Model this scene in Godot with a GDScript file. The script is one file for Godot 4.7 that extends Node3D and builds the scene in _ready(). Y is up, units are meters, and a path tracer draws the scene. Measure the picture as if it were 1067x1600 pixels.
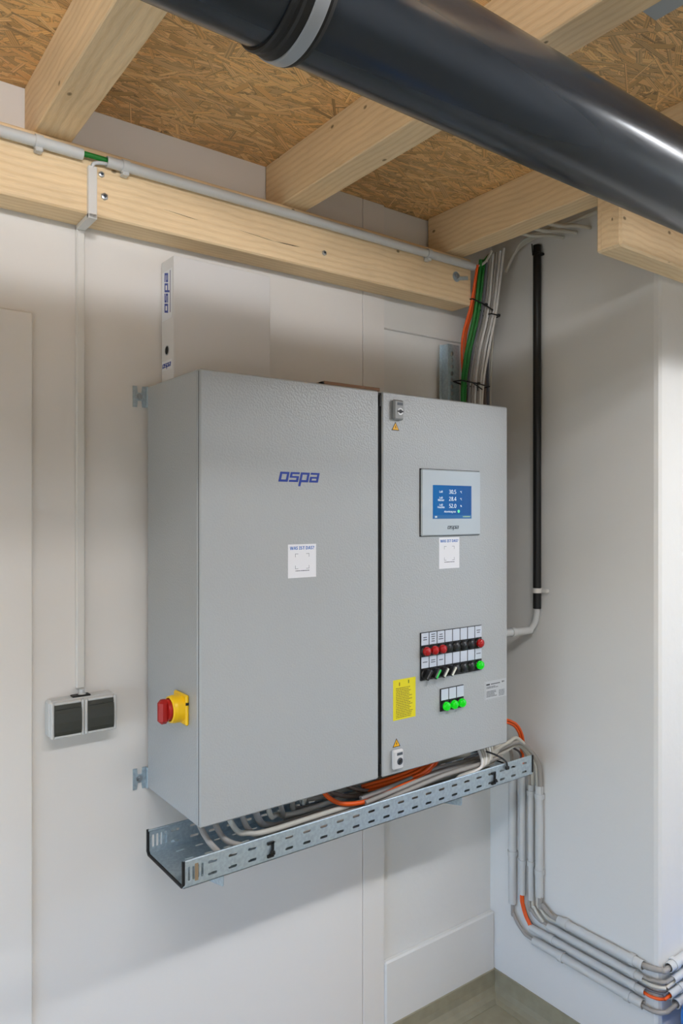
extends Node3D
# A plant room: two grey control cabinets on a white wall under a timber ceiling, cable tray below, black drain pipe above.
# x runs along the back wall to the right, y is up, z comes out of the back wall into the room (metres).

var org := Vector3.ZERO
var used := {}
var M := {}
var rng := RandomNumberGenerator.new()
const FL := -0.06      # floor level
const CE := 2.60       # underside of the OSB ceiling
const CX := 1.283      # face of the wall on the right
const CD := 0.3086     # front of the cabinet doors

# ---------------------------------------------------------------- nodes
func numbered(n: String) -> String:
	if not used.has(n):
		used[n] = 0
		return n
	used[n] += 1
	return "%s_%03d" % [n, used[n]]

func tag(o: Node, label: String, category: String, group := "") -> void:
	o.set_meta("label", label)
	o.set_meta("category", category)
	if group != "":
		o.set_meta("group", group)

func thing(called: String, at: Vector3, label: String, category: String, group := "") -> Node3D:
	var o := Node3D.new()
	o.name = numbered(called)
	o.position = at
	org = at
	add_child(o)
	tag(o, label, category, group)
	return o

func begin(at := Vector3.ZERO) -> SurfaceTool:
	org = at
	return mb()

func mb() -> SurfaceTool:
	var st := SurfaceTool.new()
	st.begin(Mesh.PRIMITIVE_TRIANGLES)
	return st

func inst(called: String, st: SurfaceTool, m: Material) -> MeshInstance3D:
	var o := MeshInstance3D.new()
	o.mesh = st.commit()
	o.material_override = m
	o.name = called
	return o

func part(called: String, st: SurfaceTool, m: Material, parent: Node, label := "") -> MeshInstance3D:
	var o := inst(called, st, m)
	parent.add_child(o, true)
	if label != "":
		o.set_meta("label", label)
	return o

func one(called: String, st: SurfaceTool, m: Material, label: String, category: String, group := "") -> MeshInstance3D:
	var o := inst(numbered(called), st, m)
	o.position = org
	add_child(o)
	tag(o, label, category, group)
	return o

func struct(called: String, st: SurfaceTool, m: Material) -> MeshInstance3D:
	var o := inst(numbered(called), st, m)
	o.position = org
	add_child(o)
	o.set_meta("kind", "structure")
	return o

# ---------------------------------------------------------------- shapes
func tri(st: SurfaceTool, a: Vector3, b: Vector3, c: Vector3, n: Vector3) -> void:
	if (b - a).cross(c - a).dot(n) > 0.0:
		var t := b
		b = c
		c = t
	for q in [a, b, c]:
		st.set_normal(n)
		st.add_vertex(q - org)

func quad(st: SurfaceTool, a: Vector3, b: Vector3, c: Vector3, d: Vector3, n: Vector3) -> void:
	tri(st, a, b, c, n)
	tri(st, a, c, d, n)

func smooth(st: SurfaceTool, p: Array, n: Array) -> void:      # four corners in turn, each with its normal
	var f: Vector3 = n[0] + n[1] + n[2] + n[3]
	for t in [[0, 1, 2], [0, 2, 3]]:
		var a: Vector3 = p[t[0]]
		var b: Vector3 = p[t[1]]
		var c: Vector3 = p[t[2]]
		var order: Array = [t[0], t[2], t[1]] if (b - a).cross(c - a).dot(f) > 0.0 else t
		for i in order:
			st.set_normal(n[i])
			st.add_vertex(p[i] - org)

func hull(st: SurfaceTool, X: Transform3D, s: Vector3, c := 0.0) -> void:    # box with chamfered edges, centred on X
	var h := s / 2.0
	c = minf(c, minf(h.x, minf(h.y, h.z)) * 0.95)
	var B := X.basis
	for ax in 3:
		var e := [Vector3.ZERO, Vector3.ZERO, Vector3.ZERO]
		for k in 3:
			e[k][k] = 1.0
		var u: Vector3 = e[(ax + 1) % 3]
		var v: Vector3 = e[(ax + 2) % 3]
		var n: Vector3 = e[ax]
		var hu: float = h[(ax + 1) % 3]
		var hv: float = h[(ax + 2) % 3]
		for sg in [-1.0, 1.0]:
			var o: Vector3 = n * h[ax] * sg
			quad(st, X * (o + u * (hu - c) + v * (hv - c)), X * (o - u * (hu - c) + v * (hv - c)), X * (o - u * (hu - c) - v * (hv - c)), X * (o + u * (hu - c) - v * (hv - c)), (B * (n * sg)).normalized())
		if c <= 0.0:
			continue
		for su in [-1.0, 1.0]:
			for sv in [-1.0, 1.0]:                                  # edges that run along n
				var a1: Vector3 = u * su * hu + v * sv * (hv - c)
				var a2: Vector3 = u * su * (hu - c) + v * sv * hv
				var g: Vector3 = n * (h[ax] - c)
				quad(st, X * (a1 + g), X * (a2 + g), X * (a2 - g), X * (a1 - g), (B * (u * su + v * sv)).normalized())
	if c > 0.0:
		for sx in [-1.0, 1.0]:
			for sy in [-1.0, 1.0]:
				for sz in [-1.0, 1.0]:
					var q := Vector3(sx, sy, sz)
					tri(st, X * (q * Vector3(h.x, h.y - c, h.z - c)), X * (q * Vector3(h.x - c, h.y, h.z - c)), X * (q * Vector3(h.x - c, h.y - c, h.z)), (B * q).normalized())

func bx(st: SurfaceTool, lo: Vector3, hi: Vector3, c := 0.0) -> void:
	hull(st, Transform3D(Basis(), (lo + hi) / 2.0), hi - lo, c)

func frame_of(d: Vector3) -> Basis:                               # y axis along d
	d = d.normalized()
	var a := Vector3.RIGHT if absf(d.x) < 0.8 else Vector3.BACK
	var x := a.cross(d).normalized()
	return Basis(x, d, x.cross(d).normalized())

func lathe(st: SurfaceTool, at: Vector3, dir: Vector3, prof: Array, seg := 24, sharp := true) -> void:   # profile of [radius, height along dir]
	var B := frame_of(dir)
	for i in prof.size() - 1:
		var r0: float = prof[i][0]
		var h0: float = prof[i][1]
		var r1: float = prof[i + 1][0]
		var h1: float = prof[i + 1][1]
		var sl := Vector2(h1 - h0, -(r1 - r0)).normalized()
		var n0 := sl
		var n1 := sl
		if not sharp:
			if i > 0:
				n0 = (sl + Vector2(h0 - prof[i - 1][1], -(r0 - prof[i - 1][0])).normalized()).normalized()
			if i < prof.size() - 2:
				n1 = (sl + Vector2(prof[i + 2][1] - h1, -(prof[i + 2][0] - r1)).normalized()).normalized()
		for k in seg:
			var a := TAU * k / seg
			var b := TAU * (k + 1) / seg
			var ca := B.x * cos(a) + B.z * sin(a)
			var cb := B.x * cos(b) + B.z * sin(b)
			smooth(st, [at + ca * r0 + B.y * h0, at + cb * r0 + B.y * h0, at + cb * r1 + B.y * h1, at + ca * r1 + B.y * h1],
				[ca * n0.x + B.y * n0.y, cb * n0.x + B.y * n0.y, cb * n1.x + B.y * n1.y, ca * n1.x + B.y * n1.y])

func curve(pts: Array, steps := 8) -> Array:                      # Catmull-Rom through the points
	var out := []
	for i in pts.size() - 1:
		var p0: Vector3 = pts[maxi(i - 1, 0)]
		var p1: Vector3 = pts[i]
		var p2: Vector3 = pts[i + 1]
		var p3: Vector3 = pts[mini(i + 2, pts.size() - 1)]
		for k in steps:
			var t := float(k) / steps
			out.append(0.5 * (2.0 * p1 + (p2 - p0) * t + (2.0 * p0 - 5.0 * p1 + 4.0 * p2 - p3) * t * t + (3.0 * p1 - p0 - 3.0 * p2 + p3) * t * t * t))
	out.append(pts[-1])
	return out

func tube(st: SurfaceTool, pts: Array, r: float, seg := 12, inner := 0.0) -> void:
	var dirs := []
	for i in pts.size():
		var d: Vector3 = pts[mini(i + 1, pts.size() - 1)] - pts[maxi(i - 1, 0)]
		dirs.append(d.normalized())
	var x: Vector3 = frame_of(dirs[0]).x
	var rings := []
	var norms := []
	for i in pts.size():
		x = (x - dirs[i] * x.dot(dirs[i])).normalized()
		var y: Vector3 = dirs[i].cross(x)
		var ring := []
		var nn := []
		for k in seg:
			var c := x * cos(TAU * k / seg) + y * sin(TAU * k / seg)
			ring.append(pts[i] + c * r)
			nn.append(c)
		rings.append(ring)
		norms.append(nn)
	for i in pts.size() - 1:
		for k in seg:
			var l := (k + 1) % seg
			smooth(st, [rings[i][k], rings[i][l], rings[i + 1][l], rings[i + 1][k]], [norms[i][k], norms[i][l], norms[i + 1][l], norms[i + 1][k]])
	for e in [0, pts.size() - 1]:
		var out: Vector3 = -dirs[e] if e == 0 else dirs[e]
		for k in seg:
			var l := (k + 1) % seg
			if inner > 0.0:
				var f := inner / r
				var c: Vector3 = pts[e]
				var ia: Vector3 = c + (rings[e][k] - c) * f
				var ib: Vector3 = c + (rings[e][l] - c) * f
				quad(st, rings[e][k], rings[e][l], ib, ia, out)
				quad(st, ia, ib, ib - out * 0.03, ia - out * 0.03, -norms[e][k])
			else:
				tri(st, pts[e], rings[e][k], rings[e][l], out)

func prism(st: SurfaceTool, X: Transform3D, poly: PackedVector2Array, depth: float) -> void:   # outline in X's xy plane, extruded along its z
	var idx := Geometry2D.triangulate_polygon(poly)
	var n := X.basis.z.normalized()
	for i in range(0, idx.size(), 3):
		var p := []
		for k in 3:
			p.append(Vector3(poly[idx[i + k]].x, poly[idx[i + k]].y, 0))
		tri(st, X * (p[0] + Vector3(0, 0, depth)), X * (p[1] + Vector3(0, 0, depth)), X * (p[2] + Vector3(0, 0, depth)), n)
		tri(st, X * p[0], X * p[1], X * p[2], -n)
	var cw := Geometry2D.is_polygon_clockwise(poly)
	for i in poly.size():
		var a: Vector2 = poly[i]
		var b: Vector2 = poly[(i + 1) % poly.size()]
		var e: Vector2 = b - a
		var o := Vector2(e.y, -e.x) if not cw else Vector2(-e.y, e.x)
		quad(st, X * Vector3(a.x, a.y, 0), X * Vector3(b.x, b.y, 0), X * Vector3(b.x, b.y, depth), X * Vector3(a.x, a.y, depth), (X.basis * Vector3(o.x, o.y, 0)).normalized())

func sheet(st: SurfaceTool, o: Vector3, u: Vector3, v: Vector3, n: Vector3, t: float) -> void:   # thin printed sheet, its face carries the picture
	var f := o + n * t
	var P := [f, f + u, f + u + v, f + v]
	var T := [Vector2(0, 1), Vector2(1, 1), Vector2(1, 0), Vector2(0, 0)]
	for q in [[0, 1, 2], [0, 2, 3]]:
		var c: bool = (P[q[1]] - P[q[0]]).cross(P[q[2]] - P[q[0]]).dot(n) > 0.0
		for i in ([q[0], q[2], q[1]] if c else q):
			st.set_normal(n)
			st.set_uv(T[i])
			st.add_vertex(P[i] - org)
	quad(st, o, o + u, f + u, f, -v.normalized())
	quad(st, o + v, o + u + v, f + u + v, f + v, v.normalized())
	quad(st, o, o + v, f + v, f, -u.normalized())
	quad(st, o + u, o + u + v, f + u + v, f + u, u.normalized())

# plate with octagonal slots: starts at o, spans u*L and v*H, slots in rows at heights rows[], first centre u0, every pitch
func perforated(st: SurfaceTool, o: Vector3, u: Vector3, v: Vector3, L: float, H: float, rows: Array, u0: float, pitch: float, sl: float, sh: float, t: float) -> void:
	var n := u.cross(v).normalized()
	var both := func(a: Array) -> void:
		for s in [0.0, 1.0]:
			var q := []
			for p in a:
				q.append(o + u * p.x + v * p.y + n * t * s)
			var nn: Vector3 = n if s > 0.5 else -n
			if q.size() == 3:
				tri(st, q[0], q[1], q[2], nn)
			else:
				quad(st, q[0], q[1], q[2], q[3], nn)
	var rect := func(a: float, b: float, c: float, d: float) -> void:
		if c - a > 1e-6 and d - b > 1e-6:
			both.call([Vector2(a, b), Vector2(c, b), Vector2(c, d), Vector2(a, d)])
	var v0 := 0.0
	var c := minf(sh, sl) * 0.34
	for r in rows:
		var b0: float = r - sh / 2
		var b1: float = r + sh / 2
		rect.call(0.0, v0, L, b0)
		var x := 0.0
		var m := u0
		while m + sl / 2 < L - 0.002:
			var a0 := m - sl / 2
			var a1 := m + sl / 2
			if a0 > x:
				rect.call(x, b0, a0, b1)
				for k in [[a0, b0, 1, 1], [a1, b0, -1, 1], [a0, b1, 1, -1], [a1, b1, -1, -1]]:
					both.call([Vector2(k[0], k[1]), Vector2(k[0] + c * k[2], k[1]), Vector2(k[0], k[1] + c * k[3])])
				var oc := [Vector2(a0 + c, b0), Vector2(a1 - c, b0), Vector2(a1, b0 + c), Vector2(a1, b1 - c), Vector2(a1 - c, b1), Vector2(a0 + c, b1), Vector2(a0, b1 - c), Vector2(a0, b0 + c)]
				for k in 8:
					var p: Vector2 = oc[k]
					var q: Vector2 = oc[(k + 1) % 8]
					var mid := Vector2(m, r) - (p + q) / 2
					var P := o + u * p.x + v * p.y
					var Q := o + u * q.x + v * q.y
					quad(st, P, Q, Q + n * t, P + n * t, (u * mid.x + v * mid.y).normalized())
				x = a1
			m += pitch
		rect.call(x, b0, L, b1)
		v0 = b1
	rect.call(0.0, v0, L, H)
	quad(st, o, o + u * L, o + u * L + n * t, o + n * t, -v)
	quad(st, o + v * H, o + u * L + v * H, o + u * L + v * H + n * t, o + v * H + n * t, v)
	quad(st, o, o + v * H, o + v * H + n * t, o + n * t, -u)
	quad(st, o + u * L, o + u * L + v * H, o + u * L + v * H + n * t, o + u * L + n * t, u)

# ---------------------------------------------------------------- materials
func mat(called: String, c: Color, rough := 0.6, metal := 0.0) -> StandardMaterial3D:
	if M.has(called):
		return M[called]
	var m := StandardMaterial3D.new()
	m.resource_name = called
	m.albedo_color = c
	m.roughness = rough
	m.metallic = metal
	M[called] = m
	return m

func glow(called: String, c: Color, e: Color, k: float) -> StandardMaterial3D:
	var m := mat(called, c, 0.25)
	m.emission_enabled = true
	m.emission = e
	m.emission_energy_multiplier = k
	return m

func noise_tex(seed_: int, freq: float, size := 512, normal := 0.0, oct := 4) -> NoiseTexture2D:
	var f := FastNoiseLite.new()
	f.seed = seed_
	f.frequency = freq
	f.fractal_octaves = oct
	var t := NoiseTexture2D.new()
	t.width = size
	t.height = size
	t.seamless = true
	t.noise = f
	if normal > 0.0:
		t.as_normal_map = true
		t.bump_strength = normal
	return t

func tinted_noise(seed_: int, freq: float, a: Color, b: Color) -> NoiseTexture2D:
	var t := noise_tex(seed_, freq)
	var g := Gradient.new()
	g.offsets = PackedFloat32Array([0.25, 0.75])
	g.colors = PackedColorArray([a, b])
	t.color_ramp = g
	return t

func wood_image(seed_: int) -> ImageTexture:
	var w := 1024
	var h := 384
	var f := FastNoiseLite.new()
	f.seed = seed_
	f.frequency = 0.5
	f.fractal_octaves = 3
	var fine := FastNoiseLite.new()
	fine.seed = seed_ + 7
	fine.frequency = 0.9
	fine.fractal_octaves = 3
	rng.seed = seed_
	var knots := []
	for i in 4:
		knots.append(Vector3(rng.randf() * w, rng.randf() * h, rng.randf_range(3.5, 6.0)))
	var data := PackedByteArray()
	data.resize(w * h * 3)
	for y in h:
		for x in w:
			var a := TAU * x / w
			var px := cos(a) * 0.9
			var pz := sin(a) * 0.9
			var bend := 0.0
			var dark := 0.0
			for k in knots:
				var dx := absf(x - k.x)
				dx = minf(dx, w - dx)
				var dy: float = y - k.y
				if dx < 90.0 and absf(dy) < 50.0:
					var d := sqrt(dx * dx * 0.16 + dy * dy)
					bend += signf(dy) * 9.0 * exp(-d * d / (k.z * k.z * 5.0)) * clampf(absf(dy) / 3.0, 0.0, 1.0)
					var e: float = sqrt(dx * dx * 0.45 + dy * dy) / k.z
					if e < 1.0:
						dark = maxf(dark, 0.35 + 0.45 * (1.0 - e))
					elif e < 1.3:
						dark = maxf(dark, 0.3 * (1.3 - e) / 0.3)
			var yy := y - bend
			var wave := f.get_noise_3d(px, yy * 0.006, pz)
			var ring := 0.5 + 0.5 * sin((yy * 0.30 + wave * 4.5))
			ring = pow(ring, 2.2)
			var fib := fine.get_noise_3d(px * 4.0, yy * 0.55, pz * 4.0)
			var big := f.get_noise_3d(px * 0.7 + 9.0, y * 0.011, pz * 0.7)
			var v := 1.0 - 0.035 * ring + 0.05 * fib + 0.06 * big
			v *= 1.0 - dark * 0.62
			var i := (y * w + x) * 3
			data[i] = int(clampf(241.0 * v, 0, 255))
			data[i + 1] = int(clampf((214.0 - 4.0 * ring - 18.0 * dark) * v, 0, 255))
			data[i + 2] = int(clampf((172.0 - 9.0 * ring - 36.0 * dark) * v, 0, 255))
	return ImageTexture.create_from_image(Image.create_from_data(w, h, false, Image.FORMAT_RGB8, data))

func wood(called: String, tex: ImageTexture, off: Vector3) -> StandardMaterial3D:
	var m := mat(called, Color.WHITE, 0.72)
	m.albedo_texture = tex
	m.uv1_triplanar = true
	m.uv1_scale = Vector3(1.15, 3.2, 3.2)
	m.uv1_offset = off
	m.uv1_triplanar_sharpness = 8.0
	m.heightmap_enabled = true
	m.heightmap_texture = tex
	m.heightmap_scale = 0.06
	return m

func osb_images() -> Array:
	var n := 1280
	var data := PackedByteArray()
	data.resize(n * n * 3)
	var hi := PackedByteArray()
	hi.resize(n * n)
	data.fill(130)
	hi.fill(60)
	rng.seed = 41
	for s in 5600:
		var first := s < 1500
		var L := rng.randf_range(60, 190) if not first else rng.randf_range(140, 260)
		var w := rng.randf_range(6, 26) if not first else rng.randf_range(26, 46)
		var ang := rng.randfn(0.0, 0.42)
		if rng.randf() < 0.16:
			ang = rng.randf() * PI
		var ca := cos(ang)
		var sa := sin(ang)
		var cx := rng.randf() * n
		var cy := rng.randf() * n
		var tone := rng.randf_range(0.84, 1.08)
		if rng.randf() < 0.03:
			tone *= 0.78
		var warm := rng.randf_range(-1, 1)
		var r := 240.0 * tone
		var g := (194.0 + warm * 4.0) * tone
		var b := (134.0 + warm * 8.0) * tone
		var lift := rng.randi_range(90, 220)
		var skew := rng.randf_range(-0.5, 0.5)
		var grain := rng.randf_range(0.5, 1.3)
		var ph := rng.randf() * 10.0
		var nl := int(L)
		var nw := int(w)
		# walk the strand in its own axes, a touch denser than the pixels
		for j in range(0, int(w * 1.2)):
			var v := j / 1.2 - w / 2
			var streak := 1.0 + 0.075 * sin(v * grain + ph) + 0.045 * sin(v * grain * 2.7 + ph * 3.0)
			if j == 0:
				streak = 0.60
			elif j == 1:
				streak = 0.90
			var cut := v * skew
			var rr := int(minf(r * streak, 255))
			var gg := int(minf(g * streak, 255))
			var bb := int(minf(b * streak, 255))
			for i in range(0, int(L * 1.2)):
				var u := i / 1.2 - L / 2 + cut
				var x := posmod(int(cx + u * ca - v * sa), n)
				var y := posmod(int(cy + u * sa + v * ca), n)
				var o := y * n + x
				hi[o] = lift
				o *= 3
				data[o] = rr
				data[o + 1] = gg
				data[o + 2] = bb
	return [ImageTexture.create_from_image(Image.create_from_data(n, n, false, Image.FORMAT_RGB8, data)), ImageTexture.create_from_image(Image.create_from_data(n, n, false, Image.FORMAT_L8, hi))]

func materials() -> void:
	var w := mat("white_paint", Color(0.90, 0.885, 0.865), 0.62)
	w.normal_enabled = true
	w.normal_texture = noise_tex(3, 0.03, 512, 1.0)
	w.normal_scale = 0.12
	w.uv1_triplanar = true
	w.uv1_scale = Vector3(2, 2, 2)
	var p := mat("plaster", Color(0.885, 0.88, 0.865), 0.7)
	p.normal_enabled = true
	p.normal_texture = noise_tex(5, 0.02, 512, 2.0, 5)
	p.normal_scale = 0.22
	p.uv1_triplanar = true
	p.uv1_scale = Vector3(1.6, 1.6, 1.6)
	var f := mat("floor_coating", Color.WHITE, 0.42)
	f.albedo_texture = tinted_noise(9, 0.02, Color(0.575, 0.55, 0.465), Color(0.61, 0.585, 0.495))
	f.uv1_triplanar = true
	f.uv1_scale = Vector3(1.5, 1.5, 1.5)
	for k in [["cabinet_paint", Color(0.665, 0.68, 0.685), 0.30]]:
		var c := mat(k[0], k[1], k[2])
		c.normal_enabled = true
		c.normal_texture = noise_tex(12, 0.055, 512, 2.2, 2)
		c.normal_scale = 0.5
		c.uv1_triplanar = true
		c.uv1_scale = Vector3(5, 5, 5)
	var z := mat("galvanised", Color.WHITE, 0.40, 0.7)
	z.albedo_texture = tinted_noise(21, 0.03, Color(0.70, 0.76, 0.80), Color(0.76, 0.82, 0.85))
	z.uv1_triplanar = true
	z.uv1_scale = Vector3(5, 5, 5)
	mat("black_plastic", Color(0.045, 0.047, 0.05), 0.4)
	mat("black_rubber", Color(0.03, 0.032, 0.035), 0.55)
	mat("dark_gap", Color(0.06, 0.065, 0.07), 0.8)
	mat("grey_tube", Color(0.80, 0.805, 0.80), 0.45)
	mat("white_plastic", Color(0.87, 0.86, 0.84), 0.4)
	mat("light_plastic", Color(0.80, 0.805, 0.80), 0.4)
	mat("grey_cable", Color(0.62, 0.60, 0.575), 0.5)
	mat("pale_cable", Color(0.80, 0.785, 0.74), 0.5)
	mat("white_cable", Color(0.90, 0.89, 0.87), 0.45)
	mat("dark_cable", Color(0.40, 0.40, 0.43), 0.5)
	mat("brown_cable", Color(0.44, 0.37, 0.32), 0.5)
	mat("orange_cable", Color(0.93, 0.36, 0.06), 0.42)
	mat("green_cable", Color(0.07, 0.47, 0.15), 0.42)
	mat("yellow", Color(0.97, 0.78, 0.04), 0.4)
	mat("switch_red", Color(0.66, 0.085, 0.06), 0.4)
	mat("logo_blue", Color(0.03, 0.20, 0.58), 0.4)
	mat("print_black", Color(0.08, 0.08, 0.09), 0.5)
	mat("print_grey", Color(0.30, 0.33, 0.36), 0.5)
	mat("sticker_white", Color(0.90, 0.905, 0.915), 0.45)
	mat("steel", Color(0.70, 0.72, 0.74), 0.3, 0.9)
	mat("silver_label", Color(0.70, 0.715, 0.725), 0.4, 0.15)
	mat("flap", Color(0.235, 0.245, 0.225), 0.3)
	var pv := mat("pipe_plastic", Color(0.115, 0.148, 0.182), 0.26)
	pv.roughness_texture = tinted_noise(31, 0.02, Color(0.75, 0.75, 0.75), Color(1.25, 1.25, 1.25))
	pv.uv1_triplanar = true
	pv.uv1_scale = Vector3(0.6, 6, 6)

# ---------------------------------------------------------------- lettering
const LETTERS := {
	"o": [[0, 0, .26, 1], [.84, 0, 1.1, 1], [.26, 0, .84, .22], [.26, .78, .84, 1]],
	"s": [[0, 0, 1.1, .2], [.84, .2, 1.1, .42], [0, .42, 1.1, .6], [0, .6, .26, .8], [0, .8, 1.1, 1]],
	"p": [[0, -.42, .26, 1], [.84, 0, 1.1, 1], [.26, 0, .84, .22], [.26, .78, .84, 1]],
	"a": [[.84, 0, 1.1, 1], [0, .8, .84, 1], [0, 0, .26, .58], [.26, .4, .84, .58], [.26, 0, .84, .2]],
}

func logo(st: SurfaceTool, o: Vector3, u: Vector3, v: Vector3, w: float, t := 0.0006) -> void:      # the maker's slanted block letters, w wide
	var n := u.cross(v).normalized()
	var k := w / 5.05
	var x := 0.0
	for ch in "ospa":
		for r in LETTERS[ch]:
			var q := []
			for c in [[r[0], r[1]], [r[2], r[1]], [r[2], r[3]], [r[0], r[3]]]:
				q.append(o + u * (x + c[0] + c[1] * 0.24) * k + v * c[1] * k)
			quad(st, q[0] + n * t, q[1] + n * t, q[2] + n * t, q[3] + n * t, n)
			for i in 4:
				var a: Vector3 = q[i]
				var b: Vector3 = q[(i + 1) % 4]
				quad(st, a, b, b + n * t, a + n * t, (b - a).cross(n).normalized())
		x += 1.24

func words(text: String, size: float, at: Vector3, B: Basis, m: Material, parent: Node, called := "lettering", bold := false, align := HORIZONTAL_ALIGNMENT_CENTER) -> void:
	var t := TextMesh.new()
	var f := SystemFont.new()
	f.font_names = PackedStringArray(["Droid Sans"])
	if bold:
		f.font_weight = 700
	t.font = f
	t.text = text
	t.font_size = 32
	t.pixel_size = size / 23.0
	t.depth = 0.0006
	t.curve_step = 1.0
	t.horizontal_alignment = align
	var o := MeshInstance3D.new()
	o.mesh = t
	o.material_override = m
	o.name = called
	o.transform = Transform3D(B, at - org)
	parent.add_child(o, true)

func print_image(w: int, h: int, paper: Color, rects: Array) -> ImageTexture:        # flat print: rects of [x, y, w, h, colour]
	var im := Image.create(w, h, false, Image.FORMAT_RGB8)
	im.fill(paper)
	for r in rects:
		im.fill_rect(Rect2i(r[0], r[1], r[2], r[3]), r[4])
	return ImageTexture.create_from_image(im)

func small_print(x0: int, x1: int, y0: int, y1: int, step: int, hh: int, c: Color, seed_: int, ragged := 0.35) -> Array:   # lines of type too small to read
	var out := []
	rng.seed = seed_
	var y := y0
	while y + hh <= y1:
		var end := x1 - int(rng.randf() * ragged * (x1 - x0))
		var x := x0
		while x < end:
			var l := rng.randi_range(3, 11)
			out.append([x, y, mini(l, end - x), hh, c])
			x += l + 2
		y += step
	return out

func printed(called: String, tex: Texture2D, rough := 0.45) -> StandardMaterial3D:
	var m := mat(called, Color.WHITE, rough)
	m.albedo_texture = tex
	return m

# ---------------------------------------------------------------- the scene
func _ready() -> void:
	var cam := Camera3D.new()
	cam.name = "camera"
	cam.position = Vector3(-0.6991, 1.6375, 1.764)
	cam.rotation = Vector3(0, deg_to_rad(-36.61), 0)
	cam.fov = 69.93
	cam.near = 0.05
	cam.current = true
	add_child(cam)
	var sky := Sky.new()
	var sm := ProceduralSkyMaterial.new()
	sm.sky_top_color = Color(0.47, 0.66, 0.91)
	sm.sky_horizon_color = Color(0.76, 0.865, 0.95)
	sm.ground_bottom_color = Color(0.50, 0.51, 0.50)
	sm.ground_horizon_color = Color(0.66, 0.68, 0.68)
	sky.sky_material = sm
	var env := Environment.new()
	env.background_mode = Environment.BG_SKY
	env.sky = sky
	env.background_energy_multiplier = 12.5
	env.tonemap_mode = Environment.TONE_MAPPER_LINEAR
	env.tonemap_exposure = 0.98
	env.sdfgi_enabled = true
	env.ssao_enabled = true
	env.ssil_enabled = true
	var we := WorldEnvironment.new()
	we.name = "surroundings"
	we.environment = env
	add_child(we)
	materials()
	batten(Vector3(-0.57, 2.505, 1.72), Vector3(0.6, 0.30, -1), 0.46, 1.3, "short batten lamp between the left joists behind the viewer, facing the back wall")
	batten(Vector3(0.07, 2.505, 1.72), Vector3(0.15, 0.12, -1), 0.50, 0.42, "short batten lamp between the middle joists behind the viewer, facing the back wall")
	batten(Vector3(1.85, 2.42, 1.74), Vector3(-0.1, -1, -0.02), 1.4, 3.2, "long batten lamp under the joists behind the viewer at the right, near the far window")
	batten(Vector3(-0.70, 2.42, 1.74), Vector3(0, -1, 0), 1.6, 2.1, "long batten lamp under the joists above the viewer at the left")
	shell()
	timber()
	drain_pipes()
	cabinet_main()
	cabinet_display()
	cable_tray()
	tray_cables()
	cable_bundle()
	conduits()
	socket_and_trunking()
	beam_fittings()
	binder()
	oddments()

func batten(at: Vector3, dir: Vector3, len: float, e: float, label: String) -> void:      # lamp along x whose glowing face looks along dir
	var o := thing("batten_lamp", at, label, "lamp", "batten lamps")
	var f := dir.normalized()
	var s := Vector3.UP.cross(f).normalized() if absf(f.y) < 0.7 else Vector3.RIGHT
	s = (s - f * s.dot(f)).normalized()
	var B := Basis(s, f.cross(s), f)
	var st := mb()
	hull(st, Transform3D(B, at - B.z * 0.035), Vector3(len, 0.09, 0.05), 0.01)
	part("housing", st, M.light_plastic, o)
	st = mb()
	hull(st, Transform3D(B, at - B.z * 0.006), Vector3(len - 0.04, 0.07, 0.012), 0.005)
	part("lamp_diffuser", st, glow("lamp_glow", Color(0.9, 0.9, 0.88), Color(0.95, 0.97, 1.0), 2.0), o)
	var a := AreaLight3D.new()
	a.name = "lamp_light"
	a.area_size = Vector2(len - 0.06, 0.07)
	a.transform = Transform3D(Basis(-B.x, B.y, -B.z), B.z * 0.004)
	a.light_color = Color(0.97, 0.98, 1.0)
	a.light_energy = e
	a.area_range = 12.0
	a.area_attenuation = 2.0
	a.shadow_enabled = true
	o.add_child(a)

func slab(called: String, lo: Vector3, hi: Vector3, m: Material, c := 0.0) -> MeshInstance3D:
	var st := begin((lo + hi) / 2)
	bx(st, lo, hi, c)
	return struct(called, st, m)

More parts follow.
